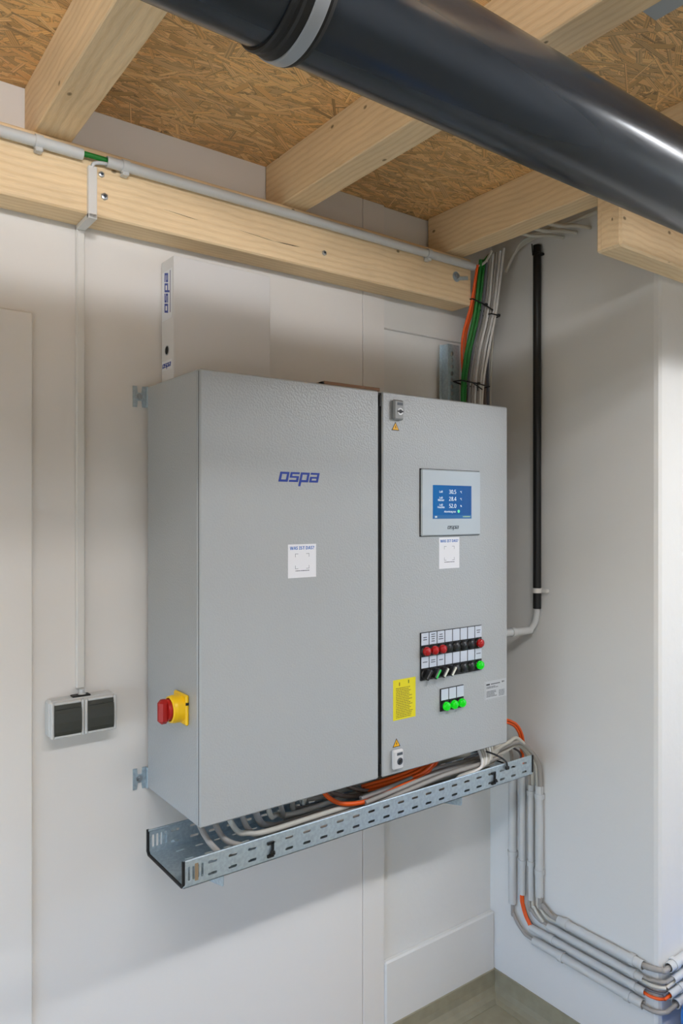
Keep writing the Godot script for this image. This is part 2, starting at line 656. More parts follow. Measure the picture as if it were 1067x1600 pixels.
func shell() -> void:
	slab("floor", Vector3(-2.4, FL - 0.15, -0.2), Vector3(3.2, FL, 3.5), M.floor_coating)
	# the back wall: masonry, the panels in front of it, a plinth and a beading
	org = Vector3(0.5, FL, 0)
	var wall := Node3D.new()
	wall.name = "wall_back"
	wall.position = org
	wall.set_meta("kind", "structure")
	add_child(wall)
	var st := mb()
	bx(st, Vector3(-2.4, FL, -0.2), Vector3(3.2, CE, -0.014))
	part("masonry", st, M.plaster, wall)
	st = mb()
	bx(st, Vector3(-2.2, FL, -0.014), Vector3(0.6925, CE, 0), 0.0015)
	part("wall_panel", st, M.white_paint, wall)
	st = mb()
	bx(st, Vector3(0.6942, FL, -0.014), Vector3(0.7795, CE, 0), 0.002)
	part("wall_panel", st, M.white_paint, wall)
	st = mb()
	bx(st, Vector3(-2.2, FL, 0), Vector3(-0.270, 2.091, 0.008), 0.002)
	part("wall_panel", st, M.white_paint, wall)
	st = mb()
	bx(st, Vector3(0.7795, FL, -0.016), Vector3(CX, 0.224, 0.006), 0.005)
	part("plinth", st, M.plaster, wall)
	st = mb()
	bx(st, Vector3(0.7795, 2.216, -0.016), Vector3(CX, CE, -0.006), 0.003)
	part("upper_course", st, M.plaster, wall)
	# the pier on the right, with a chamfered outer corner
	st = begin(Vector3(1.8, FL, 0.3))
	var X := Transform3D(Basis(Vector3.RIGHT, Vector3.BACK, Vector3.DOWN), Vector3(0, CE, 0))
	prism(st, X, PackedVector2Array([Vector2(CX, -0.014), Vector2(3.2, -0.014), Vector2(3.2, 0.622), Vector2(CX + 0.016, 0.622), Vector2(CX + 0.005, 0.617), Vector2(CX, 0.606)]), CE - FL)
	struct("wall_right", st, M.plaster)
	# coved floor coating turned up the walls
	for side in 2:
		var prof := PackedVector2Array([Vector2(-0.002, 0.0), Vector2(0.05, 0.0), Vector2(0.05, 0.002), Vector2(0.032, 0.006), Vector2(0.018, 0.015), Vector2(0.009, 0.03), Vector2(0.006, 0.05), Vector2(0.005, 0.083), Vector2(-0.002, 0.084)])
		if side == 0:
			st = begin(Vector3(1.0, FL, 0.0))
			X = Transform3D(Basis(Vector3.BACK, Vector3.UP, Vector3.LEFT), Vector3(CX, FL, 0.006))
			prism(st, X, prof, CX - 0.7797)
		else:
			st = begin(Vector3(CX, FL, 0.3))
			X = Transform3D(Basis(Vector3.LEFT, Vector3.UP, Vector3.FORWARD), Vector3(CX, FL, 0.66))
			prism(st, X, prof, 0.66)
		struct("baseboard_" + ["back", "right"][side], st, M.floor_coating)
	window_wall("wall_left", "window_1", -2.4, -2.2, 0.30, 1.50, 0.22, 1.82, -0.014)
	slab("wall_front", Vector3(-2.4, FL, 3.3), Vector3(3.2, CE, 3.5), M.white_paint)
	window_wall("wall_far_right", "window_2", 3.0, 3.2, 1.00, 2.10, 1.75, 2.75, 0.622)
	# the OSB deck
	var osb := osb_images()
	var om := mat("osb", Color.WHITE, 0.7)
	om.albedo_texture = osb[0]
	om.heightmap_enabled = true
	om.heightmap_texture = osb[1]
	om.heightmap_scale = 0.06
	om.uv1_triplanar = true
	om.uv1_scale = Vector3(1.2, 1.2, 1.2)
	om.uv1_offset = Vector3(0.31, 0, 0.12)
	slab("ceiling", Vector3(-2.4, CE, -0.2), Vector3(3.2, CE + 0.05, 3.5), om)

func window_wall(called: String, win_name: String, xa: float, xb: float, ya: float, yb: float, za: float, zb: float, z0: float) -> void:
	org = Vector3((xa + xb) / 2, FL, 2)
	var w := Node3D.new()
	w.name = called
	w.position = org
	w.set_meta("kind", "structure")
	add_child(w)
	for b in [[FL, ya, z0, 3.3], [yb, CE, z0, 3.3], [ya, yb, z0, za], [ya, yb, zb, 3.3]]:
		var st := mb()
		bx(st, Vector3(xa, b[0], b[2]), Vector3(xb, b[1], b[3]))
		part("masonry", st, M.white_paint, w)
	var xm := (xa + xb) / 2
	org = Vector3(xm, ya, (za + zb) / 2)
	var win := Node3D.new()
	win.name = win_name
	win.position = org
	win.set_meta("kind", "structure")
	add_child(win)
	var zm := (za + zb) / 2
	var st := mb()
	for b in [[ya, ya + 0.06, za, zb], [yb - 0.06, yb, za, zb], [ya + 0.06, yb - 0.06, za, za + 0.06], [ya + 0.06, yb - 0.06, zb - 0.06, zb], [ya + 0.06, yb - 0.06, zm - 0.03, zm + 0.03]]:
		bx(st, Vector3(xm - 0.03, b[0], b[2]), Vector3(xm + 0.03, b[1], b[3]), 0.004)
	part("window_frame", st, M.white_plastic, win)
	var glass := mat("glass", Color(1, 1, 1, 0.06), 0.05)
	glass.transparency = BaseMaterial3D.TRANSPARENCY_ALPHA
	for b in [[za + 0.06, zm - 0.03], [zm + 0.03, zb - 0.06]]:
		st = mb()
		bx(st, Vector3(xm - 0.003, ya + 0.06, b[0]), Vector3(xm + 0.003, yb - 0.06, b[1]))
		part("pane", st, glass, win)

func timber() -> void:
	var wt := [wood_image(101), wood_image(202)]
	var where := [-0.245, 0.387, 1.0035]
	var lb := ["spruce ceiling joist leftmost in view, above the white conduit's green gap", "spruce ceiling joist in the middle of the three, crossing behind the black pipe", "spruce ceiling joist rightmost of the three, above the cable bundle"]
	for i in 3:
		var st := begin()
		bx(st, Vector3(0.0, -0.0665, -0.0405), Vector3(3.29, 0.0665, 0.0405), 0.0025)
		var o := one("ceiling_joist", st, wood("joist_wood_%d" % i, wt[(i + 1) % 2], Vector3(0.13 + 0.37 * i, 0.21 * i + 0.1, 0.4 * i)), lb[i], "joist", "ceiling joists")
		o.position = Vector3(where[i], CE - 0.0665, 0.002)
		o.rotation.y = -PI / 2
	var st := begin(Vector3(-0.6, 2.39, 0.0425))
	bx(st, Vector3(-2.19, 2.314, 0.0005), Vector3(1.078, 2.4668, 0.088), 0.004)
	var wb := one("wall_beam", st, wood("beam_wood", wt[0], Vector3(0.45, 0.3, 0.1)), "long spruce beam along the back wall, carrying a white conduit and bolt heads", "beam")
	for c in [[0.011, 2.369, 0.103, 2.364], [0.215, 2.366, 0.330, 2.360], [0.325, 2.3605, 0.405, 2.3625]]:
		st = mb()
		var ca := Vector3(c[0], c[1], 0.0879)
		var cb := Vector3(c[2], c[3], 0.0879)
		var cd := (cb - ca) / 2.0
		prism(st, Transform3D(Basis(), (ca + cb) / 2.0), PackedVector2Array([Vector2(-cd.x, -cd.y), Vector2(-cd.x * 0.3, -cd.y * 0.5 - 0.0009), Vector2(cd.x * 0.5, cd.y * 0.4 - 0.0012), Vector2(cd.x, cd.y), Vector2(cd.x * 0.4, cd.y * 0.6 + 0.0008), Vector2(-cd.x * 0.4, -cd.y * 0.3 + 0.0008)]), 0.0003)
		part("crack", st, mat("crack_brown", Color(0.30, 0.21, 0.13), 0.9), wb)
	st = begin(Vector3(1.9, 2.39, 0.66))
	bx(st, Vector3(0.9785, 2.314, 0.6235), Vector3(2.99, 2.4668, 0.696), 0.005)
	var h := one("header_beam", st, wood("header_wood", wt[1], Vector3(0.7, 0.55, 0.3)), "short-ended spruce beam with sawn end face, in front of the right pier", "beam")
	st = mb()
	bx(st, Vector3(0.974, 2.317, 0.640), Vector3(0.980, 2.418, 0.693), 0.002)
	part("split_face", st, M.header_wood, h)

func drain_pipes() -> void:
	var y := 2.2802
	var z := 1.0114
	var o := thing("drain_pipe", Vector3(0.4, y, z), "big glossy dark grey plastic pipe running under the joists across the top", "pipe")
	var st := mb()
	lathe(st, Vector3(-0.230, y, z), Vector3.RIGHT, [[0.0, 0.0], [0.08, 0.0], [0.08, 3.228], [0.0, 3.228]], 96)
	part("pipe_run", st, M.pipe_plastic, o)
	st = mb()
	lathe(st, Vector3(-2.198, y, z), Vector3.RIGHT, [[0.0, 0.0], [0.08, 0.0], [0.08, 1.97], [0.0, 1.97]], 96)
	part("pipe_run", st, M.pipe_plastic, o)
	st = mb()
	lathe(st, Vector3(-0.250, y, z), Vector3.RIGHT, [[0.079, 0.0], [0.0830, 0.0], [0.0848, 0.003], [0.0848, 0.008], [0.0825, 0.010], [0.0825, 0.014], [0.0850, 0.017], [0.0862, 0.026], [0.079, 0.026]], 96)
	part("socket_lip", st, M.black_rubber, o, "black lip of the pipe socket")
	st = mb()
	lathe(st, Vector3(-0.224, y, z), Vector3.RIGHT, [[0.079, 0.0], [0.0875, 0.0], [0.0880, 0.002], [0.0880, 0.016], [0.0875, 0.018], [0.079, 0.018]], 96)
	part("clamp_ring", st, mat("ring_grey", Color(0.60, 0.62, 0.64), 0.35, 0.2), o, "flat grey ring")
	st = mb()
	lathe(st, Vector3(-0.206, y, z), Vector3.RIGHT, [[0.079, 0.0], [0.0865, 0.0], [0.0870, 0.004], [0.0845, 0.010], [0.079, 0.012]], 96)
	part("seal_ring", st, M.black_rubber, o, "black rubber seal beside the grey ring")
	# a thinner pipe of the same run hangs higher up, behind the viewer's head
	st = begin(Vector3(-0.8, 2.283, 1.34))
	tube(st, [Vector3(-2.198, 2.283, 1.34), Vector3(-0.1, 2.283, 1.34)] + curve([Vector3(-0.09, 2.283, 1.34), Vector3(-0.025, 2.302, 1.34), Vector3(0.0, 2.38, 1.34)], 8) + [Vector3(0.0, 2.598, 1.34)], 0.055, 40)
	one("return_pipe", st, M.pipe_plastic, "thinner dark grey pipe hung overhead near the lamps, turning up into the ceiling", "pipe")

func bracket(o: Node3D, y: float) -> void:                        # galvanised wall fixing at the cabinet's side
	var X := Transform3D(Basis(), Vector3(-0.016, y, 0.001))
	var st := mb()
	prism(st, X, PackedVector2Array([Vector2(-0.017, -0.026), Vector2(-0.007, -0.026), Vector2(-0.005, -0.010), Vector2(0.005, -0.010), Vector2(0.007, -0.026), Vector2(0.017, -0.026), Vector2(0.017, 0.026), Vector2(0.007, 0.026), Vector2(0.005, 0.010), Vector2(-0.005, 0.010), Vector2(-0.007, 0.026), Vector2(-0.017, 0.026)]), 0.0025)
	bx(st, Vector3(-0.001, y - 0.026, 0.0035), Vector3(0.0015, y + 0.026, 0.016), 0.0008)
	bx(st, Vector3(0.0012, y - 0.020, 0.012), Vector3(0.02, y + 0.020, 0.0150), 0.0005)
	var b := part("mounting_bracket", st, M.galvanised, o)
	st = mb()
	lathe(st, Vector3(-0.017, y, 0.0035), Vector3.BACK, [[0.0085, 0.0], [0.0085, 0.0015], [0.006, 0.0016], [0.006, 0.006], [0.0, 0.0062]], 6)
	part("bolt", st, M.steel, b)

func lock(o: Node3D, x: float, y: float, pale: bool) -> void:
	var st := mb()
	hull(st, Transform3D(Basis(), Vector3(x, y, CD + 0.006)), Vector3(0.035, 0.052, 0.013), 0.004)
	var m := mat("lock_pale", Color(0.80, 0.80, 0.80), 0.4) if pale else mat("lock_grey", Color(0.56, 0.57, 0.57), 0.4)
	var b := part("door_lock", st, m, o, "pale lock housing" if pale else "grey lock housing")
	st = mb()
	lathe(st, Vector3(x + 0.003, y - 0.004, CD + 0.0122), Vector3.BACK, [[0.0095, 0.0], [0.0095, 0.0012], [0.0, 0.0012]], 24)
	part("lock_insert", st, M.print_grey if pale else M.sticker_white, b)
	st = mb()
	hull(st, Transform3D(Basis(Vector3.BACK, PI / 4 if pale else 0.0), Vector3(x + 0.003, y - 0.004, CD + 0.0139)), Vector3(0.019 if not pale else 0.015, 0.004, 0.001), 0.0)
	lathe(st, Vector3(x + 0.003, y - 0.004, CD + 0.0134), Vector3.BACK, [[0.0052, 0.0], [0.0052, 0.0011], [0.0, 0.0011]], 16)
	part("key_slot", st, M.print_black, b)
	st = mb()
	bx(st, Vector3(x - 0.007, y + 0.012, CD + 0.012), Vector3(x + 0.012, y + 0.019, CD + 0.013))
	part("maker_plate", st, M.print_grey, b)

func warning(o: Node3D, x: float, y: float) -> void:              # yellow triangle with a lightning flash
	var X := Transform3D(Basis(), Vector3(x, y, CD))
	var st := mb()
	prism(st, X, PackedVector2Array([Vector2(-0.0135, 0), Vector2(0.0135, 0), Vector2(0.0, 0.0225)]), 0.0004)
	var w := part("warning_sign", st, M.print_black, o, "small yellow warning triangle")
	st = mb()
	prism(st, X.translated(Vector3(0, 0, 0.0004)), PackedVector2Array([Vector2(-0.0105, 0.0018), Vector2(0.0105, 0.0018), Vector2(0.0, 0.0192)]), 0.0003)
	part("sign_face", st, mat("warning_yellow", Color(0.93, 0.69, 0.05), 0.45), w)
	st = mb()
	prism(st, X.translated(Vector3(0, 0, 0.0007)), PackedVector2Array([Vector2(-0.0005, 0.0035), Vector2(0.0008, 0.0078), Vector2(-0.0022, 0.0078), Vector2(0.0008, 0.0140), Vector2(0.0016, 0.0138), Vector2(0.0004, 0.0092), Vector2(0.0027, 0.0092)]), 0.0003)
	part("flash_mark", st, M.print_black, w)

func code_sticker(o: Node3D, x: float, y: float, w: float, h: float, sd: int) -> void:      # white sticker; its square code is left out
	var c := Color(0.25, 0.27, 0.3)
	var r := []
	for k in [[50, 62, 22, 2], [50, 62, 2, 22], [128, 62, 22, 2], [148, 62, 2, 22], [50, 160, 22, 2], [50, 140, 2, 22], [128, 160, 22, 2], [148, 140, 2, 22]]:
		r.append([k[0], k[1], k[2], k[3], c])
	r += small_print(52, 150, 172, 178, 8, 5, c, sd, 0.0)
	r += small_print(74, 128, 1.6, 2.1, 9, 6, c, sd + 1, 0.0)
	var st := mb()
	sheet(st, Vector3(x, y, CD), Vector3(w, 0, 0), Vector3(0, h, 0), Vector3.BACK, 0.0004)
	var s := part("sticker", st, printed("sticker_print_%d" % sd, print_image(200, 220, Color(0.90, 0.905, 0.92), r)), o, "white sticker with blue heading")
	words("WAS IST DAS?", 0.0078, Vector3(x + w * 0.5, y + h * 0.885, CD + 0.0004), Basis(), mat("heading_blue", Color(0.08, 0.40, 0.72), 0.5), s, "heading", true)

func cabinet_main() -> void:
	var o := thing("control_cabinet", Vector3(0.25, 0.95, 0.012), "left grey steel control cabinet with blue lettering and a red and yellow switch", "cabinet", "wall-hung control cabinets")
	var st := mb()
	bx(st, Vector3(0.0, 0.95, 0.012), Vector3(0.502, 1.95, 0.297), 0.004)
	var body := part("cabinet_body", st, M.cabinet_paint, o)
	st = mb()
	bx(st, Vector3(0.003, 0.954, 0.296), Vector3(0.499, 1.946, 0.3015))
	part("door_gasket", st, M.dark_gap, o)
	st = mb()
	bx(st, Vector3(0.0, 0.9505, 0.3012), Vector3(0.5018, 1.9495, CD), 0.0045)
	var door := part("door", st, M.cabinet_paint, o)
	st = mb()
	logo(st, Vector3(0.199, 1.7085, CD), Vector3.RIGHT, Vector3.UP, 0.117)
	part("lettering", st, M.logo_blue, door, "blue maker's lettering")
	code_sticker(o, 0.2255, 1.4815, 0.0800, 0.0795, 71)
	bracket(o, 1.924)
	bracket(o, 0.975)
	# main switch on the left side
	var y := 1.196
	var z := 0.222
	st = mb()
	hull(st, Transform3D(Basis(), Vector3(-0.004, y, z)), Vector3(0.008, 0.068, 0.068), 0.003)
	lathe(st, Vector3(-0.006, y, z), Vector3.LEFT, [[0.031, 0.0], [0.031, 0.018], [0.0295, 0.026], [0.026, 0.028], [0.024, 0.020], [0.0, 0.020]], 40)
	var sw := part("main_switch", st, M.yellow, o, "yellow switch plate and collar")
	st = mb()
	lathe(st, Vector3(-0.024, y, z), Vector3.LEFT, [[0.0238, 0.0], [0.0238, 0.014], [0.022, 0.017], [0.0, 0.017]], 40)
	hull(st, Transform3D(Basis(), Vector3(-0.047, y - 0.002, z)), Vector3(0.024, 0.054, 0.022), 0.007)
	part("switch_grip", st, M.switch_red, sw, "red turning grip")
	st = mb()
	bx(st, Vector3(-0.0085, y + 0.012, z + 0.0330), Vector3(-0.0015, y + 0.018, z + 0.0345))
	part("switch_mark", st, M.print_black, sw)
	# cable glands under the floor of the cabinet
	for i in 9:
		st = mb()
		lathe(st, Vector3(0.045 + 0.037 * i, 0.951, 0.20), Vector3.DOWN, [[0.0, 0.0], [0.011, 0.0], [0.011, 0.008], [0.0085, 0.012], [0.0, 0.012]], 12)
		part("cable_gland", st, M.light_plastic, body)

func lamp_button(o: Node3D, x: float, y: float, kind: String) -> void:
	var st := mb()
	lathe(st, Vector3(x, y, CD + 0.003), Vector3.BACK, [[0.0145, 0.0], [0.0145, 0.004], [0.013, 0.006], [0.0, 0.006]], 32)
	match kind:
		"cap":
			var b := part("blanking_cap", st, M.black_plastic, o)
			st = mb()
			lathe(st, Vector3(x, y, CD + 0.009), Vector3.BACK, [[0.0118, 0.0], [0.011, 0.0025], [0.0, 0.0032]], 24, false)
			part("cap_face", st, mat("cap_grey", Color(0.10, 0.105, 0.115), 0.35), b)
		"red", "green":
			var b := part("signal_lamp", st, M.black_plastic, o, "lit green lamp" if kind == "green" else "red lamp")
			st = mb()
			lathe(st, Vector3(x, y, CD + 0.008), Vector3.BACK, [[0.0118, 0.0], [0.0120, 0.006], [0.0112, 0.0095], [0.0078, 0.0122], [0.0, 0.0132]], 32, false)
			var m: Material = glow("green_lens", Color(0.0, 0.50, 0.04), Color(0.0, 0.97, 0.06), 0.50) if kind == "green" else mat("red_lens", Color(0.66, 0.06, 0.06), 0.18)
			part("lens", st, m, b)
		_:
			var b := part("selector_switch", st, M.black_plastic, o)
			var X := Transform3D(Basis(Vector3.BACK, -PI / 5.0), Vector3(x, y, CD + 0.017))
			st = mb()
			hull(st, X, Vector3(0.010, 0.029, 0.018), 0.002)
			part("lever", st, M.black_plastic, b)
			if kind != "black":
				st = mb()
				hull(st, X * Transform3D(Basis(), Vector3(0, 0, 0.0095)), Vector3(0.0055, 0.026, 0.0035), 0.0008)
				var m: Material = glow("lever_green", Color(0.05, 0.62, 0.25), Color(0.05, 1.0, 0.3), 0.18) if kind == "lever_green" else mat("lever_white", Color(0.86, 0.87, 0.82), 0.4)
				part("lever_insert", st, m, b)

func name_field(o: Node3D, x0: float, x1: float, y0: float, y1: float, lines: int, sd: int) -> void:
	var c := Color(0.16, 0.17, 0.2)
	var r := []
	if lines > 0:
		rng.seed = sd
		for k in lines:
			var w := rng.randi_range(26, 44)
			r.append([32 - w / 2, 34 - lines * 6 + k * 12, w, 4, c])
	var st := mb()
	sheet(st, Vector3(x0, y0, CD + 0.0042), Vector3(x1 - x0, 0, 0), Vector3(0, y1 - y0, 0), Vector3.BACK, 0.0006)
	part("name_field", st, printed("field_print_%d" % (sd if lines > 0 else 0), print_image(64, 64, Color(0.77, 0.80, 0.845), r)), o)

func cabinet_display() -> void:
	var o := thing("control_cabinet", Vector3(0.75, 0.95, 0.012), "right grey steel control cabinet with blue touch screen and rows of lamps", "cabinet", "wall-hung control cabinets")
	var st := mb()
	bx(st, Vector3(0.504, 0.95, 0.012), Vector3(0.998, 1.95, 0.297), 0.004)
	part("cabinet_body", st, M.cabinet_paint, o)
	st = mb()
	bx(st, Vector3(0.5045, 0.954, 0.296), Vector3(0.994, 1.946, 0.3015))
	part("door_gasket", st, M.dark_gap, o)
	for y in [1.925, 0.972]:
		st = mb()
		lathe(st, Vector3(0.5085, y - 0.014, 0.3035), Vector3.UP, [[0.0, 0.0], [0.0035, 0.0], [0.0035, 0.028], [0.0, 0.028]], 12)
		part("hinge", st, M.black_plastic, o, "black hinge pin in the door gap")
	st = mb()
	bx(st, Vector3(0.5135, 0.9505, 0.3012), Vector3(0.998, 1.9495, CD), 0.0035)
	var door := part("door", st, M.cabinet_paint, o)
	lock(o, 0.561, 1.904, false)
	warning(o, 0.558, 1.851)
	lock(o, 0.560, 0.991, true)
	warning(o, 0.5615, 1.0215)
	# touch panel
	st = mb()
	hull(st, Transform3D(Basis(), Vector3(0.7595, 1.663, CD + 0.004)), Vector3(0.229, 0.181, 0.008), 0.003)
	var hm := part("touch_panel", st, mat("panel_silver", Color(0.70, 0.735, 0.755), 0.38, 0.1), o, "silver frame round the touch screen")
	st = mb()
	bx(st, Vector3(0.6435, 1.571, CD - 0.001), Vector3(0.8755, 1.755, CD + 0.0012))
	part("panel_gasket", st, M.dark_gap, hm)
	var zf := CD + 0.008
	var r := []
	var im_bg := Color(0.06, 0.36, 0.70)
	for k in 8:
		r.append([k * 40, 0, 40, 200, Color(0.0 + 0.006 * k, 0.44 - 0.012 * k, 0.74 - 0.012 * k)])
	r.append([0, 178, 320, 22, Color(0.20, 0.47, 0.72)])
	r.append([16, 183, 18, 11, Color(0.9, 0.95, 1)])
	for k in 3:
		r.append([128, 26 + 44 * k, 2, 30, Color(0.16, 0.45, 0.78)])
		r.append([208, 26 + 44 * k, 2, 30, Color(0.16, 0.45, 0.78)])
	r += small_print(246, 310, 184, 192, 10, 8, Color(0.72, 0.86, 0.72), 5, 0.0)
	st = mb()
	sheet(st, Vector3(0.685, 1.619, zf), Vector3(0.150, 0, 0), Vector3(0, 0.092, 0), Vector3.BACK, 0.0004)
	var scm := glow("screen_glow", Color(0.01, 0.01, 0.01), Color.WHITE, 0.70)
	scm.metallic_specular = 0.25
	scm.emission_texture = print_image(320, 200, im_bg, r)
	scm.emission = Color.WHITE
	scm.emission_operator = BaseMaterial3D.EMISSION_OP_MULTIPLY
	part("screen", st, scm, hm, "lit blue screen")
	var lit := glow("screen_text", Color(0.1, 0.1, 0.1), Color(0.92, 0.97, 1.0), 0.95)
	var zt := zf + 0.0004
	var V := ["30.5", "28.4", "52.0"]
	var T := [["Luft"], ["Luft", "Wasser"], ["Luft", "Feuchte"]]
	var Un := ["°C", "°C", "%"]
	for k in 3:
		var y := 1.693 - 0.0195 * k
		words(V[k], 0.0105, Vector3(0.760, y, zt), Basis(), lit, hm)
		words(Un[k], 0.0052, Vector3(0.793, y, zt), Basis(), lit, hm)
		for l in T[k].size():
			words(T[k][l], 0.0054, Vector3(0.7155, y + (0.003 if T[k].size() > 1 else 0.0) - 0.0065 * l, zt), Basis(), lit, hm)
	words("Absenkung aus", 0.0048, Vector3(0.750, 1.6385, zt), Basis(), lit, hm)
	st = mb()
	lathe(st, Vector3(0.7835, 1.6395, zt), Vector3.BACK, [[0.0045, 0.0], [0.0045, 0.0006], [0.0, 0.0006]], 16)
	part("screen_symbol", st, glow("symbol_green", Color(0.1, 0.4, 0.3), Color(0.35, 0.95, 0.65), 0.8), hm)
	st = mb()
	logo(st, Vector3(0.7405, 1.5905, zf), Vector3.RIGHT, Vector3.UP, 0.044)
	part("lettering", st, M.print_grey, hm)
	code_sticker(o, 0.716, 1.481, 0.0785, 0.0860, 83)
	# rows of lamps and selectors
	st = mb()
	bx(st, Vector3(0.6445, 1.183, CD), Vector3(0.8825, 1.3125, CD + 0.004), 0.0008)
	part("lamp_strip", st, M.black_plastic, o, "black strip of lamps, selectors and caps")
	var top := ["red", "red", "red", "cap", "cap", "cap", "cap", "red"]
	var low := ["black", "lever_green", "lever_white", "lever_white", "cap", "cap", "cap", "green"]
	var tl := [2, 4, 3, 0, 0, 0, 0, 2]
	var ll := [1, 2, 1, 0, 0, 0, 0, 1]
	for k in 8:
		var x := 0.6445 + 0.02975 * (k + 0.5)
		name_field(o, x - 0.0133, x + 0.0133, 1.2785, 1.3110, tl[k], 11 + k)
		name_field(o, x - 0.0133, x + 0.0133, 1.2165, 1.2465, ll[k], 31 + k)
		lamp_button(o, x, 1.2625, top[k])
		lamp_button(o, x, 1.2000, low[k])
	st = mb()
	bx(st, Vector3(0.7185, 1.0885, CD), Vector3(0.8090, 1.1510, CD + 0.004), 0.0008)
	part("lamp_strip", st, M.black_plastic, o, "short black strip of three lit green lamps")
	for k in 3:
		var x := 0.7185 + 0.0302 * (k + 0.5)
		name_field(o, x - 0.0135, x + 0.0135, 1.1190, 1.1495, 0, 51 + k)
		lamp_button(o, x, 1.1035, "green")
	# notices
	var yc := Color(0.52, 0.47, 0.10)
	r = small_print(18, 128, 44, 208, 9, 5, yc, 61, 0.25)
	r.append([38, 16, 6, 18, Color(0.45, 0.3, 0.02)])
	r.append([98, 10, 6, 18, Color(0.25, 0.32, 0.02)])
	st = mb()
	sheet(st, Vector3(0.5500, 1.0910, CD), Vector3(0.0790, 0, 0), Vector3(0, 0.1060, 0), Vector3.BACK, 0.0004)
	part("notice", st, printed("notice_print", print_image(148, 212, Color(0.88, 0.83, 0.07), r)), o, "yellow notice of small print")
	var gc := Color(0.22, 0.23, 0.25)
	r = small_print(20, 120, 34, 46, 7, 4, gc, 64, 0.3) + small_print(20, 108, 62, 104, 8, 4, gc, 65, 0.3) + small_print(124, 174, 66, 104, 8, 5, Color(0.4, 0.42, 0.44), 66, 0.1)
	r += [[18, 16, 30, 9, Color(0.08, 0.08, 0.09)], [56, 18, 78, 5, gc], [150, 12, 10, 9, gc], [164, 12, 6, 9, gc], [8, 4, 2, 104, Color(0.5, 0.52, 0.53)]]
	st = mb()
	sheet(st, Vector3(0.8960, 1.0925, CD), Vector3(0.0965, 0, 0), Vector3(0, 0.0520, 0), Vector3.BACK, 0.0005)
	part("rating_plate", st, printed("plate_print", print_image(190, 112, Color(0.72, 0.735, 0.745), r), 0.4), o, "silver rating plate with fine print")

